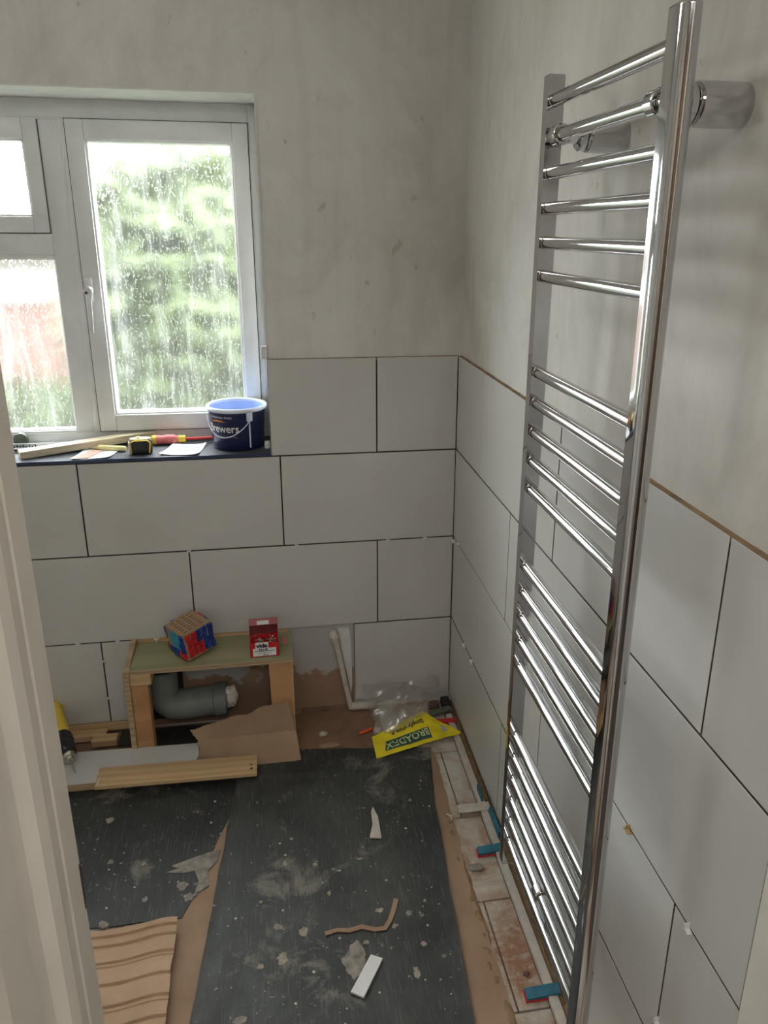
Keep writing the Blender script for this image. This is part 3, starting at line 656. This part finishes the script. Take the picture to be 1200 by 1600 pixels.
sheetgrid(Fc, 22, 22, .0035, ['card'], 'folded_cardboard', 'torn folded brown cardboard leaning into the pipe boxing', 'cardboard', 25)
# pipe stub on the wall
ws = thing('waste_pipe', 'thin white waste pipe running down the bare wall beside the boxing', 'pipe', (-.38, -.012, .0))
b = MB('dirtywhite'); b.tube([(-.410, -.008, .315), (-.398, -.010, .250), (-.356, -.012, .012)], .0098, 16); b.build('tube', ws, 50)
b = MB('dirtywhite'); b.tube([(-.4115, -.009, .325), (-.4105, -.009, .318), (-.409, -.009, .30), (-.404, -.009, .277), (-.403, -.009, .274)], [.006, .013, .0155, .0125, .011], 16); b.tube([(-.4085, -.009, .303), (-.4075, -.009, .298)], .0172, 16); b.build('fitting', ws, 50)
b = MB('reveal'); b.prism([(-.395, .325), (-.357, .322), (-.350, .26), (-.348, .10), (-.353, .06), (-.372, .18), (-.388, .27)], 0, .005, mtx=Matrix.Rotation(PI/2, 4, 'X')); o = b.build('plaster_shred', wall_back)
o.location.y = .008
b = MB('dirtywhite'); b.tube([(-.352, -.016, .022), (-.27, -.018, .022)], .014, 14); tag(b.build('foam_rod', None, 50), 'short grey-white rod lying under the last back wall tile', 'rod')
# rails at the far left under the tiles
b = MB('pine'); b.box(-1.42, -1.071, -.004, .010, .004, .034, .001); tag(b.build('floor_batten'), 'pine batten fixed under the left end of the wall tiles', 'batten')
b = MB('pine'); b.box(-1.42, -1.175, -.050, -.010, .0, .020, .001); b.box(-1.215, -1.135, -.085, -.045, .0, .022, .001); tag(b.build('floor_block'), 'short lower timber block in front of the pine batten', 'batten')
b = MB('void'); b.box(-1.133, -1.07, -.090, -.006, .0005, .002); b.build('floor_hole_shade', floor)  # thin dark sheet on the floor painting the shade of a cavity

# ------------------------------------------------------------------ things on the boxing
cz = .325
ct = thing('wedge_carton', 'torn brown carton of red and blue plastic wedges on the boxing', 'carton', (-.865, -.075, cz))
mt = TR(-.865, -.078, cz+.0125) @ Matrix.Rotation(math.radians(-7), 4, 'Y') @ Matrix.Rotation(math.radians(7), 4, 'X') @ rotz(math.radians(38))
s_ = .0505
b = MB('kraft', 'dkraft'); b.box(-s_, s_, -s_, s_, .094, .098, .001, mtx=mt)
for i in range(6):
    for j in range(4): b.box(-.038+j*.02, -.026+j*.02, -.040+i*.0145, -.034+i*.0145, .098, .0985, mi=1, mtx=mt)
b.build('lid', ct)
b = MB('kraft'); b.box(-s_, s_, -s_, s_, 0, .094, .002, mtx=mt); b.build('body', ct)
b = MB('cyan'); b.box(-.0512, -.0502, -.046, .030, .030, .090, mtx=mt); b.build('blue_print', ct)
rnd = random.Random(3)
wn = 0
for face in range(4):
    R_ = mt @ rotz(PI/2*face)
    for i in range(5):
        for j in range(4):
            if face == 2 and i < 4 and j > 0: continue
            if face == 1 and rnd.random() < .2: continue
            b = MB(('red' if i < 2 or (i == 2 and j < 2) else 'blue') if face == 3 else ('red' if (i+j+face) % 5 < 2 else 'blue'))
            y = -.044+i*.0195; z = .010+j*.0215; d = rnd.uniform(.003, .011)
            b.prism([(s_, y), (s_+d, y+.002), (s_+d, y+.015), (s_, y+.017)], z, z+.018, mtx=R_ @ Matrix.Rotation(rnd.uniform(-.05, .05), 4, 'X'))
            for k in range(3): b.box(s_+d-.001, s_+d+.0012, y+.003+k*.004, y+.005+k*.004, z+.002, z+.016, mtx=R_)
            b.build('wedge', ct)
# screw box
sb = thing('screw_box', 'open red and white screw box with black lettering on the boxing', 'box', (-.640, -.120, cz))
mt = TR(-.640, -.118, cz+.0005) @ rotz(.03)
w, d, h = .045, .030, .050
b = MB('red'); 
b.box(-w, w, -d, -d+.0015, 0, h, mtx=mt); b.box(-w, w, d-.0015, d, 0, h, mtx=mt); b.box(-w, -w+.0015, -d, d, 0, h, mtx=mt); b.box(w-.0015, w, -d, d, 0, h, mtx=mt); b.box(-w, w, -d, d, 0, .0015, mtx=mt)
b.build('carton', sb)
b = MB('dred', 'pale_red', 'wht'); ml = mt @ TR(0, d, h) @ Matrix.Rotation(math.radians(-8), 4, 'X')
b.box(-w, w, -.001, .001, 0, .052, mtx=ml, mi=0); b.box(-w, w, -.018, .001, .050, .052, mtx=ml, mi=1); b.box(-w, w, -.0195, -.018, .036, .052, mtx=ml, mi=1); b.box(-.020, .018, -.0202, -.0195, .038, .051, mtx=ml, mi=2)
b.box(w-.001, w+.001, -.016, .002, .012, .05, mtx=ml, mi=1); b.box(-w, w, -.0195, -.018, .050, .052, mtx=ml, mi=1); b.build('lid', sb)
b = MB('pale_red'); b.prism([(w, -.02), (w+.016, -.016), (w+.016, .018), (w, .022)], h-.002, h, mtx=mt @ Matrix.Rotation(math.radians(14), 4, 'Y')); b.build('side_flap', sb)
b = MB('wht'); b.box(-.028, .012, -d-.0008, -d, .026, h+.002, mtx=mt); b.box(-.036, .036, -d-.0010, -d, .004, .031, mtx=mt); b.build('label_panel', sb)
def onfront(x0, z0):
    return lambda x, y: mt @ Vector((x0+x, -d-.0014, z0+y))
b = MB('blackink'); b.text('vida', .0195, onfront(-.008, .0345), bold=.0009, sx=1.1); b.text('5.0 x 50', .0085, onfront(-.004, .0245), bold=.0005); b.box(-.030, .031, -d-.0014, -d-.0009, .0205, .0225, mtx=mt)
b.text('wood screws zinc', .006, onfront(-.001, .013)); b.text('200 pcs', .006, onfront(.004, .006), bold=.0002); b.build('lettering', sb, recalc=False)
for k in range(16):
    b = MB('gold'); c0 = mt @ Vector((rnd.uniform(-.034, .034), rnd.uniform(-.020, .020), rnd.uniform(.040, .050)))
    dr = Vector((rnd.gauss(0, 1), rnd.gauss(0, 1), rnd.uniform(-.15, .45))).normalized()*.011
    b.tube([c0-dr, c0+dr*.8, c0+dr], [.0006, .0019, .0038], 8); tag(b.build('screw', None, 60), 'small zinc wood screw lying loose in the open red box', 'screw', 'screws in the open box')

# ------------------------------------------------------------------ floor: sheets, boards, mats
def flat(name, pts, z, th, mat, label, cat, rag=.0, seed=0, wav=.0015, n=26):
    """a sheet outline resampled, its edge slightly ragged, its surface slightly wavy"""
    out = []; P_ = [Vector((p[0], p[1], 0)) for p in pts]
    for a, c in zip(P_, P_[1:]+P_[:1]):
        k = max(1, int((c-a).length/.02))
        for i in range(k):
            p = lerp(a, c, i/k); nn = (c-a).normalized().cross(Vector((0, 0, 1))); out.append(p+nn*rag*noise.noise(Vector((p.x*22+seed, p.y*22, seed))))
    zz = [z+wav*noise.noise(Vector((p.x*6, p.y*6, seed))) for p in out]
    b = MB(mat); b.prism([(p.x, p.y) for p in out], [q for q in zz], [q+th for q in zz])
    bm = b.bm; bmesh.ops.triangulate(bm, faces=[f for f in bm.faces if len(f.verts) > 4])
    o = b.build(name, None, 30)
    if label: tag(o, label, cat)
    return o
def quadsheet(name, c4_, z, th, mat, label, cat, wav=.003, n=40, seed=0, rag=.003, fz=None, nv=None):
    nv = nv or n
    """four-cornered sheet as a fine grid so folds and waves are real"""
    A, B_, Cc, Dd = [Vector((p[0], p[1], 0)) for p in c4_]
    def F(u, v):
        p = lerp(lerp(A, B_, u), lerp(Dd, Cc, u), v)
        e = rag*noise.noise(Vector((p.x*14, p.y*14, seed+9)))
        if u in (0, 1): p.x += e
        if v in (0, 1): p.y += e
        p.z = z+th+wav*(.5+.5*noise.noise(Vector((p.x*5, p.y*5, seed))))+(fz(u, v, p) if fz else 0); return p
    b = MB(mat); b.grid([[F(i/(n-1), j/(nv-1)) for j in range(nv)] for i in range(n)], th); o = b.build(name, None, 30)
    if label: tag(o, label, cat)
    return o
# cardboard under everything near the back wall
flat('cardboard_sheet', [(-.545, .000), (-.35, -.006), (-.262, -.030), (-.255, -.30), (-.70, -.31), (-.87, -.26), (-.60, -.20)], .0008, .003, 'carddk', 'dark brown cardboard laid on the floor against the bare back wall', 'cardboard', .006, 1)
flat('cardboard_sheet', [(-.80, -.62), (-.765, -.44), (-.71, -.40), (-.72, -.60), (-.73, -1.45), (-.95, -1.45), (-.90, -.80)], .0008, .003, 'card', 'narrow brown cardboard showing between the left mat and main mat', 'cardboard', .004, 2)
flat('cardboard_strip', [(-.125, -.265), (-.108, -.285), (-.117, -.585), (-.130, -.845), (-.118, -1.02), (-.122, -1.165), (-.135, -1.45), (-.24, -1.45), (-.24, -.90), (-.20, -.60), (-.17, -.40)], .0006, .004, 'card', 'long brown cardboard strip between the main mat and floor tiles', 'cardboard', .006, 3)
rough_band(lambda y: -.145, lambda y: -.118+.010*noise.noise(Vector((y*9, 2, 2))), -.56, -1.30, .009, 'adhesive', 'mortar_trail', 120)
def crease(u, v, p):
    return .004*math.exp(-u/.02)+.003*math.exp(-(1-u)/.02)+.004*math.exp(-v/.015)+.004*math.exp(-((p.y+.385-.10*(p.x+.45))/.007)**2)
quadsheet('rubber_mat', [(-.69, -.187), (-.118, -.262), (-.150, -.46), (-.70, -.46)], .0042, .003, 'mat', 'short black rubber mat under the far end of the main mat', 'mat', .003, 30, 3, .004)
quadsheet('rubber_mat', [(-1.30, -.275), (-.70, -.283), (-.852, -.808), (-1.30, -.800)], .0025, .003, 'matdk', 'black rubber mat on the left, below the white board', 'mat', .0012, 40, 5, .006)
quadsheet('rubber_mat', [(-.738, -.318), (-.146, -.362), (-.228, -1.42), (-.835, -1.42)], .0085, .004, 'mat', 'main long black rubber mat spotted with plaster in the floor middle', 'mat', .0012, 60, 7, .004, crease)
# white faced board and plank
mb_ = thing('white_board', 'white-faced board lying beneath the pine plank in front of boxing', 'board', (-1.1, -.25, .03))
b = MB('board'); b.prism([(-1.40, -.155), (-.862, -.172), (-.858, -.235), (-.88, -.315), (-1.40, -.315)], .028, .044); b.build('panel', mb_)
b = MB('ply'); b.box(-1.40, -.885, -.3165, -.3148, .029, .0435); b.build('raw_edge', mb_)
b = MB('pine'); b.box(-1.40, -.95, -.300, -.265, .0065, .0275, .001); b.box(-1.40, -1.10, -.20, -.165, .0005, .0275, .001); tag(b.build('support_batten'), 'pine batten propping up the white-faced board', 'batten')
pk = thing('pine_plank', 'pine plank with two screw holes lying on the white board', 'plank', (-.92, -.29, .045))
mt = frame2((-1.140, -.352, .0450), (-.672, -.347, .0180))
b = MB('pine'); b.box(0, .470, 0, .085, 0, .014, .0015, 2, mtx=frame2((-1.146, -.352, .0450), (-.676, -.347, .0310))); b.build('board', pk, 40)
mt = frame2((-1.146, -.352, .0450), (-.676, -.347, .0310))
b = MB('black'); b.tube([mt @ Vector((.453, .022, .0135)), mt @ Vector((.453, .022, .0146))], .004, 12); b.tube([mt @ Vector((.452, .040, .0135)), mt @ Vector((.452, .040, .0146))], .003, 12); b.build('screw_hole', pk)
b = MB('steel'); b.tube([mt @ Vector((.006, .004, .013)), mt @ Vector((.014, .020, .026))], [.003, .0015], 8); b.build('screw', pk)
# drill
dr = thing('cordless_drill', 'yellow and black drill with chuck, half hidden by the door jamb', 'drill', (-1.27, -.16, .045))
p0, p1 = Vector((-1.335, -.030, .105)), Vector((-1.222, -.262, .060)); D = (p1-p0).normalized()
def al(segs): return [p0+D*s for s, _ in segs], [r for _, r in segs]
q, r = al([(-.10, .020), (-.09, .030), (-.02, .032), (.03, .031), (.09, .029), (.115, .027)]); b = MB('yellow'); b.tube(q, r, 20); b.build('body', dr, 40)
b = MB('yellow'); hm = frame2(p0, p1); b.box(-.06, -.015, -.018, .018, -.15, -.02, .006, 2, mtx=hm @ Matrix.Rotation(math.radians(78), 4, 'X')); 
b.build('grip', dr, 40)
q, r = al([(.112, .0275), (.118, .030), (.15, .0295), (.153, .0275), (.156, .0275), (.159, .0285), (.195, .026), (.20, .024)]); b = MB('black'); b.tube(q, r, 24)
for k in range(10):
    a = 2*PI*k/10; N_ = D.orthogonal().normalized(); B2 = D.cross(N_); o_ = N_*math.cos(a)+B2*math.sin(a); b.tube([p0+D*.120+o_*.0295, p0+D*.148+o_*.0290], .0022, 6)
b.build('clutch_ring', dr, 40)
q, r = al([(.199, .020), (.201, .0215), (.212, .021), (.216, .018), (.2165, .013), (.224, .010), (.225, .005)]); b = MB('steel'); b.tube(q, r, 24); b.build('chuck', dr, 40)
q, r = al([(.222, .003), (.275, .0028), (.283, .0008)]); b = MB('steel'); b.tube(q, r, 10); b.build('drill_bit', dr, 60)
# corrugated cardboard in the left foreground
def corr(u, v, p):
    v2 = v; cs = (-.05, .035, .085, .17, .19, .275, .375, .40, .47, .56, .68, .8, 1.1); f = 0
    for a_, c_ in zip(cs, cs[1:]):
        if a_ <= v2 < c_: f = .0058*((v2-a_)/(c_-a_))**1.5*(1 if c_-a_ > .04 else .55)
    return f+.022*math.exp(-((u-.9)/.35)**2)
quadsheet('corrugated_cardboard', [(-1.075, -.822), (-.858, -.830), (-.852, -1.36), (-1.02, -1.36)], .006, .004, 'card2', 'pale corrugated cardboard with ridges at the lower left beside the jamb', 'cardboard', .004, 20, 11, .004, corr, 260)
b = MB('carddk'); b.box(-.93, -.872, -1.2, -.86, .004, .020, .003); b.build('folded_edge', bpy.data.objects['corrugated_cardboard'])
# debris on the main mat
b = MB('dirtywhite'); b.prism([(-.366, -.634), (-.334, -.640), (-.333, -.560), (-.342, -.518), (-.350, -.535), (-.352, -.585)], .0165, .0205); tag(b.build('plaster_shard'), 'pointed white plaster shard on the upper main mat', 'shard')
b = MB('white'); b.prism([(-.463, -1.078), (-.436, -1.095), (-.382, -1.008), (-.408, -.994)], .0165, .0215); tag(b.build('tile_sliver'), 'oblong white tile sliver at the foot of the main mat', 'tile offcut')
def ribbon(name, pts, w, mat, label, cat, z=.0172):
    L = []; 
    for i, p in enumerate(pts):
        a = Vector(pts[max(0, i-1)]); c = Vector(pts[min(len(pts)-1, i+1)]); d = (c-a).normalized(); n_ = Vector((-d.y, d.x)); k = w*(1+.4*noise.noise(Vector((i*1.7, 4, 0))))
        L.append([Vector((p[0]-n_.x*k, p[1]-n_.y*k, z+.002*noise.noise(Vector((i, 1, 0))))), Vector((p[0]+n_.x*k, p[1]+n_.y*k, z+.002*noise.noise(Vector((i, 5, 0)))))])
    b = MB(mat); b.grid(L, .0016); return tag(b.build(name, None, 30), label, cat)
ribbon('cardboard_sliver', [(-.508, -.918), (-.48, -.912), (-.45, -.918), (-.42, -.912), (-.39, -.925), (-.365, -.925), (-.350, -.905), (-.338, -.880), (-.325, -.845)], .0058, 'card', 'thin bent brown cardboard sliver on the lower main mat', 'cardboard')
# adhesive smears (flat dried splashes)
def splash(name, cx, cy, r, mat, label, cat, z=.0168, seed=0, par=None, th=.0013, ex=1.):
    pts = []
    for k in range(26):
        a = 2*PI*k/26; q = r*(1+.6*noise.noise(Vector((math.cos(a)*1.5, math.sin(a)*1.5, seed)))+.25*noise.noise(Vector((math.cos(a)*5, math.sin(a)*5, seed)))); pts.append((cx+q*math.cos(a), cy+q*ex*math.sin(a)))
    b = MB(mat); b.prism(pts, z-.003, z+th, top=[(cx+(x-cx)*.9, cy+(y-cy)*.9) for x, y in pts]); bmesh.ops.triangulate(b.bm, faces=[f for f in b.bm.faces if len(f.verts) > 4]); o = b.build(name, par)
    if label: tag(o, label, cat)
    return o
mm = [o for o in bpy.data.objects if o.get('label', '').startswith('main long')][0]
for i, (x, y, r, ex) in enumerate([(-.44, -1.00, .045, 1.3), (-.56, -.90, .018, 1), (-.61, -.965, .020, 1), (-.62, -.88, .014, 1), (-.37, -.87, .014, .8), (-.34, -.92, .010, 1), (-.60, -.685, .010, 1), (-.31, -1.05, .012, 1.5), (-.28, -.98, .009, 1), (-.70, -1.10, .022, .6), (-.415, -.955, .012, .7), (-.52, -.70, .008, 1), (-.27, -.90, .008, 1), (-.255, -.86, .006, 1), (-.58, -.60, .006, 1), (-.23, -.50, .007, 1), (-.49, -.80, .007, 1.5), (-.66, -.80, .006, 1), (-.24, -1.02, .008, 1), (-.40, -.70, .012, .4), (-.66, -.98, .01, 1), (-.30, -.89, .012, 1)]):
    splash('plaster_splash', x, y, r*.72, 'smear' if i < 1 or i % 3 == 0 else 'splash', None, None, .0134+.0001*i, i*3.1, mm, .0006, ex)
lm = [o for o in bpy.data.objects if o.get('label', '').startswith('black rubber mat on the left')][0]
pts = [(-.90, -.640), (-.84, -.618), (-.795, -.605), (-.772, -.600), (-.778, -.640), (-.80, -.670), (-.795, -.72), (-.83, -.745), (-.822, -.700), (-.835, -.665), (-.865, -.668), (-.91, -.660), (-.875, -.650)]
b = MB('smear'); b.prism(pts, .0045, .0080); bmesh.ops.triangulate(b.bm, faces=[f for f in b.bm.faces if len(f.verts) > 4]); b.build('adhesive_smear', lm)
for i, (x, y, r) in enumerate([(-1.09, -.44, .012), (-.86, -.71, .014), (-.84, -.75, .016), (-.95, -.74, .008), (-.97, -.62, .007), (-1.04, -.80, .012), (-1.06, -.60, .008)]): splash('plaster_splash', x, y, r, 'smear', None, None, .0070, 50+i*2.7, lm)
b = MB('crumb'); rnd = random.Random(11)
for k in range(230):
    if k < 130: x, y, z = rnd.uniform(-.80, -.17), rnd.uniform(-.40, -1.38), .0135
    elif k < 165: x, y, z = rnd.uniform(-1.15, -.78), rnd.uniform(-.35, -.80), .0065
    else: x, y, z = rnd.uniform(-.16, -.035), rnd.uniform(-.35, -1.3), .0015
    r0 = rnd.choice([.0008, .0011, .0015, .0019, .0032]); q = bmesh.ops.create_icosphere(b.bm, subdivisions=1, radius=r0)
    for v in q['verts']: v.co = Vector((x+v.co.x*rnd.uniform(.8, 1.5), y+v.co.y*rnd.uniform(.8, 1.5), z+v.co.z*.6))
o = b.build('plaster_crumbs'); tag(o, 'loose pale plaster crumbs strewn over the mats and floor tiles', 'debris', kind='stuff')
# scraps on the dark cardboard
blob('cardboard_scrap', (-.445, -.200, .008), (.034, .013, .004), 'card', 'larger torn cardboard scrap just behind the mat edge', 'cardboard', 7)
blob('plaster_lump', (-.462, -.140, .010), (.014, .011, .007), 'crumb', 'plaster lump above the torn scrap on the dark cardboard', 'lump', 9)
b = MB('orangeb'); b.tube([(-.343, -.158, .009), (-.335, -.154, .010), (-.302, -.143, .0125), (-.297, -.141, .012)], [.003, .0055, .0065, .004], 12); tag(b.build('wall_plug', None, 50), 'small orange-red plastic plug on the dark cardboard', 'plug')
# shattered wedges along the right wall
def wedge(name, p, q, w, h0, h1, mat, label, mat2=None, under=.0):
    p, q = Vector(p), Vector(q); mt = frame2(p, q); L = (q-p).length; t_ = thing(name, label, 'wedge', p)
    b = MB(mat); b.rings([[mt @ Vector((x, -w/2, 0)), mt @ Vector((x, w/2, 0)), mt @ Vector((x, w/2, h)), mt @ Vector((x, -w/2, h))] for x, h in ((0, h0), (L*.5, (h0+h1)/2), (L, h1))]); b.build('blade', t_)
    if mat2:
        b = MB(mat2); b.box(-.003, L*.9, -w/2-.002, w/2+.001, -.004, -.0005, mtx=mt); b.build('lower_blade', t_)
    return t_
wedge('tile_wedge', (-.080, -.718, .0055), (-.012, -.722, .012), .026, .006, .009, 'wblue', 'blue wedge on red one under the far radiator upright', 'red')
wedge('tile_wedge', (-.080, -1.136, .0055), (-.004, -1.141, .012), .026, .006, .010, 'wblue', 'blue wedge on red one nearest the door under the tiles', 'red')
wedge('tile_wedge', (-.078, -.128, .004), (-.006, -.145, .012), .022, .005, .009, 'red', 'bright red wedge in the far corner beside the yellow bag')
wedge('tile_wedge', (-.085, -.085, .006), (-.010, -.075, .014), .026, .006, .010, 'dgreen', 'grey-green wedge behind the red one in the corner')
b = MB('wblue'); b.box(-.0225, -.0165, -.540, -.485, .002, .033, .001); tag(b.build('tile_wedge'), 'short teal wedge standing against the right wall, far one', 'wedge')
b = MB('wblue'); b.box(-.0130, -.0035, -.685, -.585, .012, .034, .001); tag(b.build('tile_wedge'), 'long slate-blue packer jammed beneath the right wall tiles', 'wedge')
b = MB('black'); b.box(-.035, -.006, -.060, -.015, .002, .030, .002); tag(b.build('corner_packer'), 'black packer standing in the far room corner', 'packer')
b = MB('brick'); b.box(-.085, -.045, -.052, -.030, .0005, .028, .004); tag(b.build('brick_fragment', None, 40), 'small brown brick fragment in the far corner', 'brick')
b = MB('dirtywhite'); b.box(-.098, -.004, -.580, -.548, .0165, .0205, .001); tag(b.build('plastic_strip'), 'short white plastic strip crossing the edge of the floor tiles', 'strip')
spz = MB('dirtywhite')
for k in range(3): spz.box(0, .016, -.0015, .0015, .0, .004, mtx=TR(-.122, -.578, .0075) @ rotz(.4+k*2.1))
tag(spz.build('loose_spacer'), 'loose white tile spacer on the floor beside the cardboard strip', 'spacer')
blob('brick_crumb', (-.062, -1.085, .006), (.008, .006, .005), 'brick', 'red-brown brick crumb on the nearer floor tile', 'crumb', 2)
blob('mortar_lump', (-.098, -.770, .008), (.018, .012, .005), 'smear', 'flat grey mortar lump by the blue and red wedge', 'lump', 3)

# ------------------------------------------------------------------ polythene bag with yellow printed header
bag = thing('shim_bag', 'crumpled clear plastic bag with an upside-down yellow printed header', 'bag', (-.18, -.17, .01))
# clear film: a crumpled sheet standing against the tiles
def Fb(u, v):
    A, B_ = Vector((-.285, -.235, .015)), Vector((-.115, -.175, .080)); T0, T1 = Vector((-.320, -.020, .110)), Vector((-.030, -.012, .105))
    p = lerp(lerp(A, B_, u), lerp(T0, T1, u), v); w = math.sin(PI*u)*math.sin(PI*min(1, v*1.1))
    p.z += .050*w*1.0+.012*noise.noise(Vector((u*5, v*5, 2)))*2; p.y += -.02*w+.020*noise.noise(Vector((u*6, v*6, 7))); p.x += .022*noise.noise(Vector((u*4, v*7, 11)))
    p.y = min(p.y, -.006); return p
b = MB('bag'); b.grid([[Fb(i/29, j/29) for j in range(30)] for i in range(30)]); b.build('clear_film', bag, 30)
# yellow header, folded in two panels:  quad in 3D lying on the floor, tilted
A = Vector((-.302, -.296, .012)); B_ = Vector((-.308, -.222, .040)); Cc = Vector((-.128, -.150, .070)); Dd = Vector((-.010, -.225, .022)); E_ = Vector((-.120, -.262, .030))
def hp(u, v):   # u 0..1 left->right, v 0..1 bottom->top
    bot = lerp(A, E_, u/.55) if u < .55 else lerp(E_, Dd, (u-.55)/.45); top = lerp(B_, Cc, u/.62) if u < .62 else lerp(Cc, Dd+Vector((.002, .004, .002)), (u-.62)/.38)
    p = lerp(bot, top, v); p.z += .0035*noise.noise(Vector((u*7, v*5, 1))); return p
n = 28; b = MB('bagyellow'); b.grid([[hp(i/(n-1), j/(n-1)) for j in range(n)] for i in range(n)], .0008); hdr = b.build('yellow_header', bag, 40)
def hpt(u0, v0, du, dv, lift=.0022):
    def f(x, y):   # upside down: text x runs right to left, y downwards
        u = min(.98, max(.02, u0-x*du)); v = v0-y*dv; p = hp(u, v); e = .01; nn = (hp(u+e, v)-p).cross(hp(u, v+e)-p).normalized()
        if nn.z < 0: nn = -nn
        return p+nn*lift
    return f
b = MB('navyink'); pts = [(.10, .18), (.60, .10), (.61, .47), (.13, .55)]
G = [[None]*6 for _ in range(20)]
for i in range(20):
    for j in range(6):
        u = lerp((pts[0][0], pts[0][1], 0), (pts[1][0], pts[1][1], 0), i/19); w2 = lerp((pts[3][0], pts[3][1], 0), (pts[2][0], pts[2][1], 0), i/19); q = lerp(u, w2, j/5); p = hp(q.x, q.y); G[i][j] = p+Vector((0, -.0004, .0014))
b.grid(G, 0); b.build('brand_panel', hdr)
b = MB('whitegreen'); b.text('BROADFIX', .040, hpt(.355, .44, 2.45, 8.0, .0026), bold=.0008); b.build('brand_lettering', hdr, recalc=False)
b = MB('blackink'); b.text('Simply shim it.', .027, hpt(.39, .79, 2.5, 8.0, .0020), bold=.0006); b.build('slogan_lettering', hdr, recalc=False)
b = MB('ink'); f = hpt(.80, .5, 1, 1, .0018); vv = [b.bm.verts.new(f(.035*math.cos(2*PI*k/16), .17*math.sin(2*PI*k/16))) for k in range(16)]; b.bm.faces.new(vv); b.build('round_emblem', hdr, recalc=False)
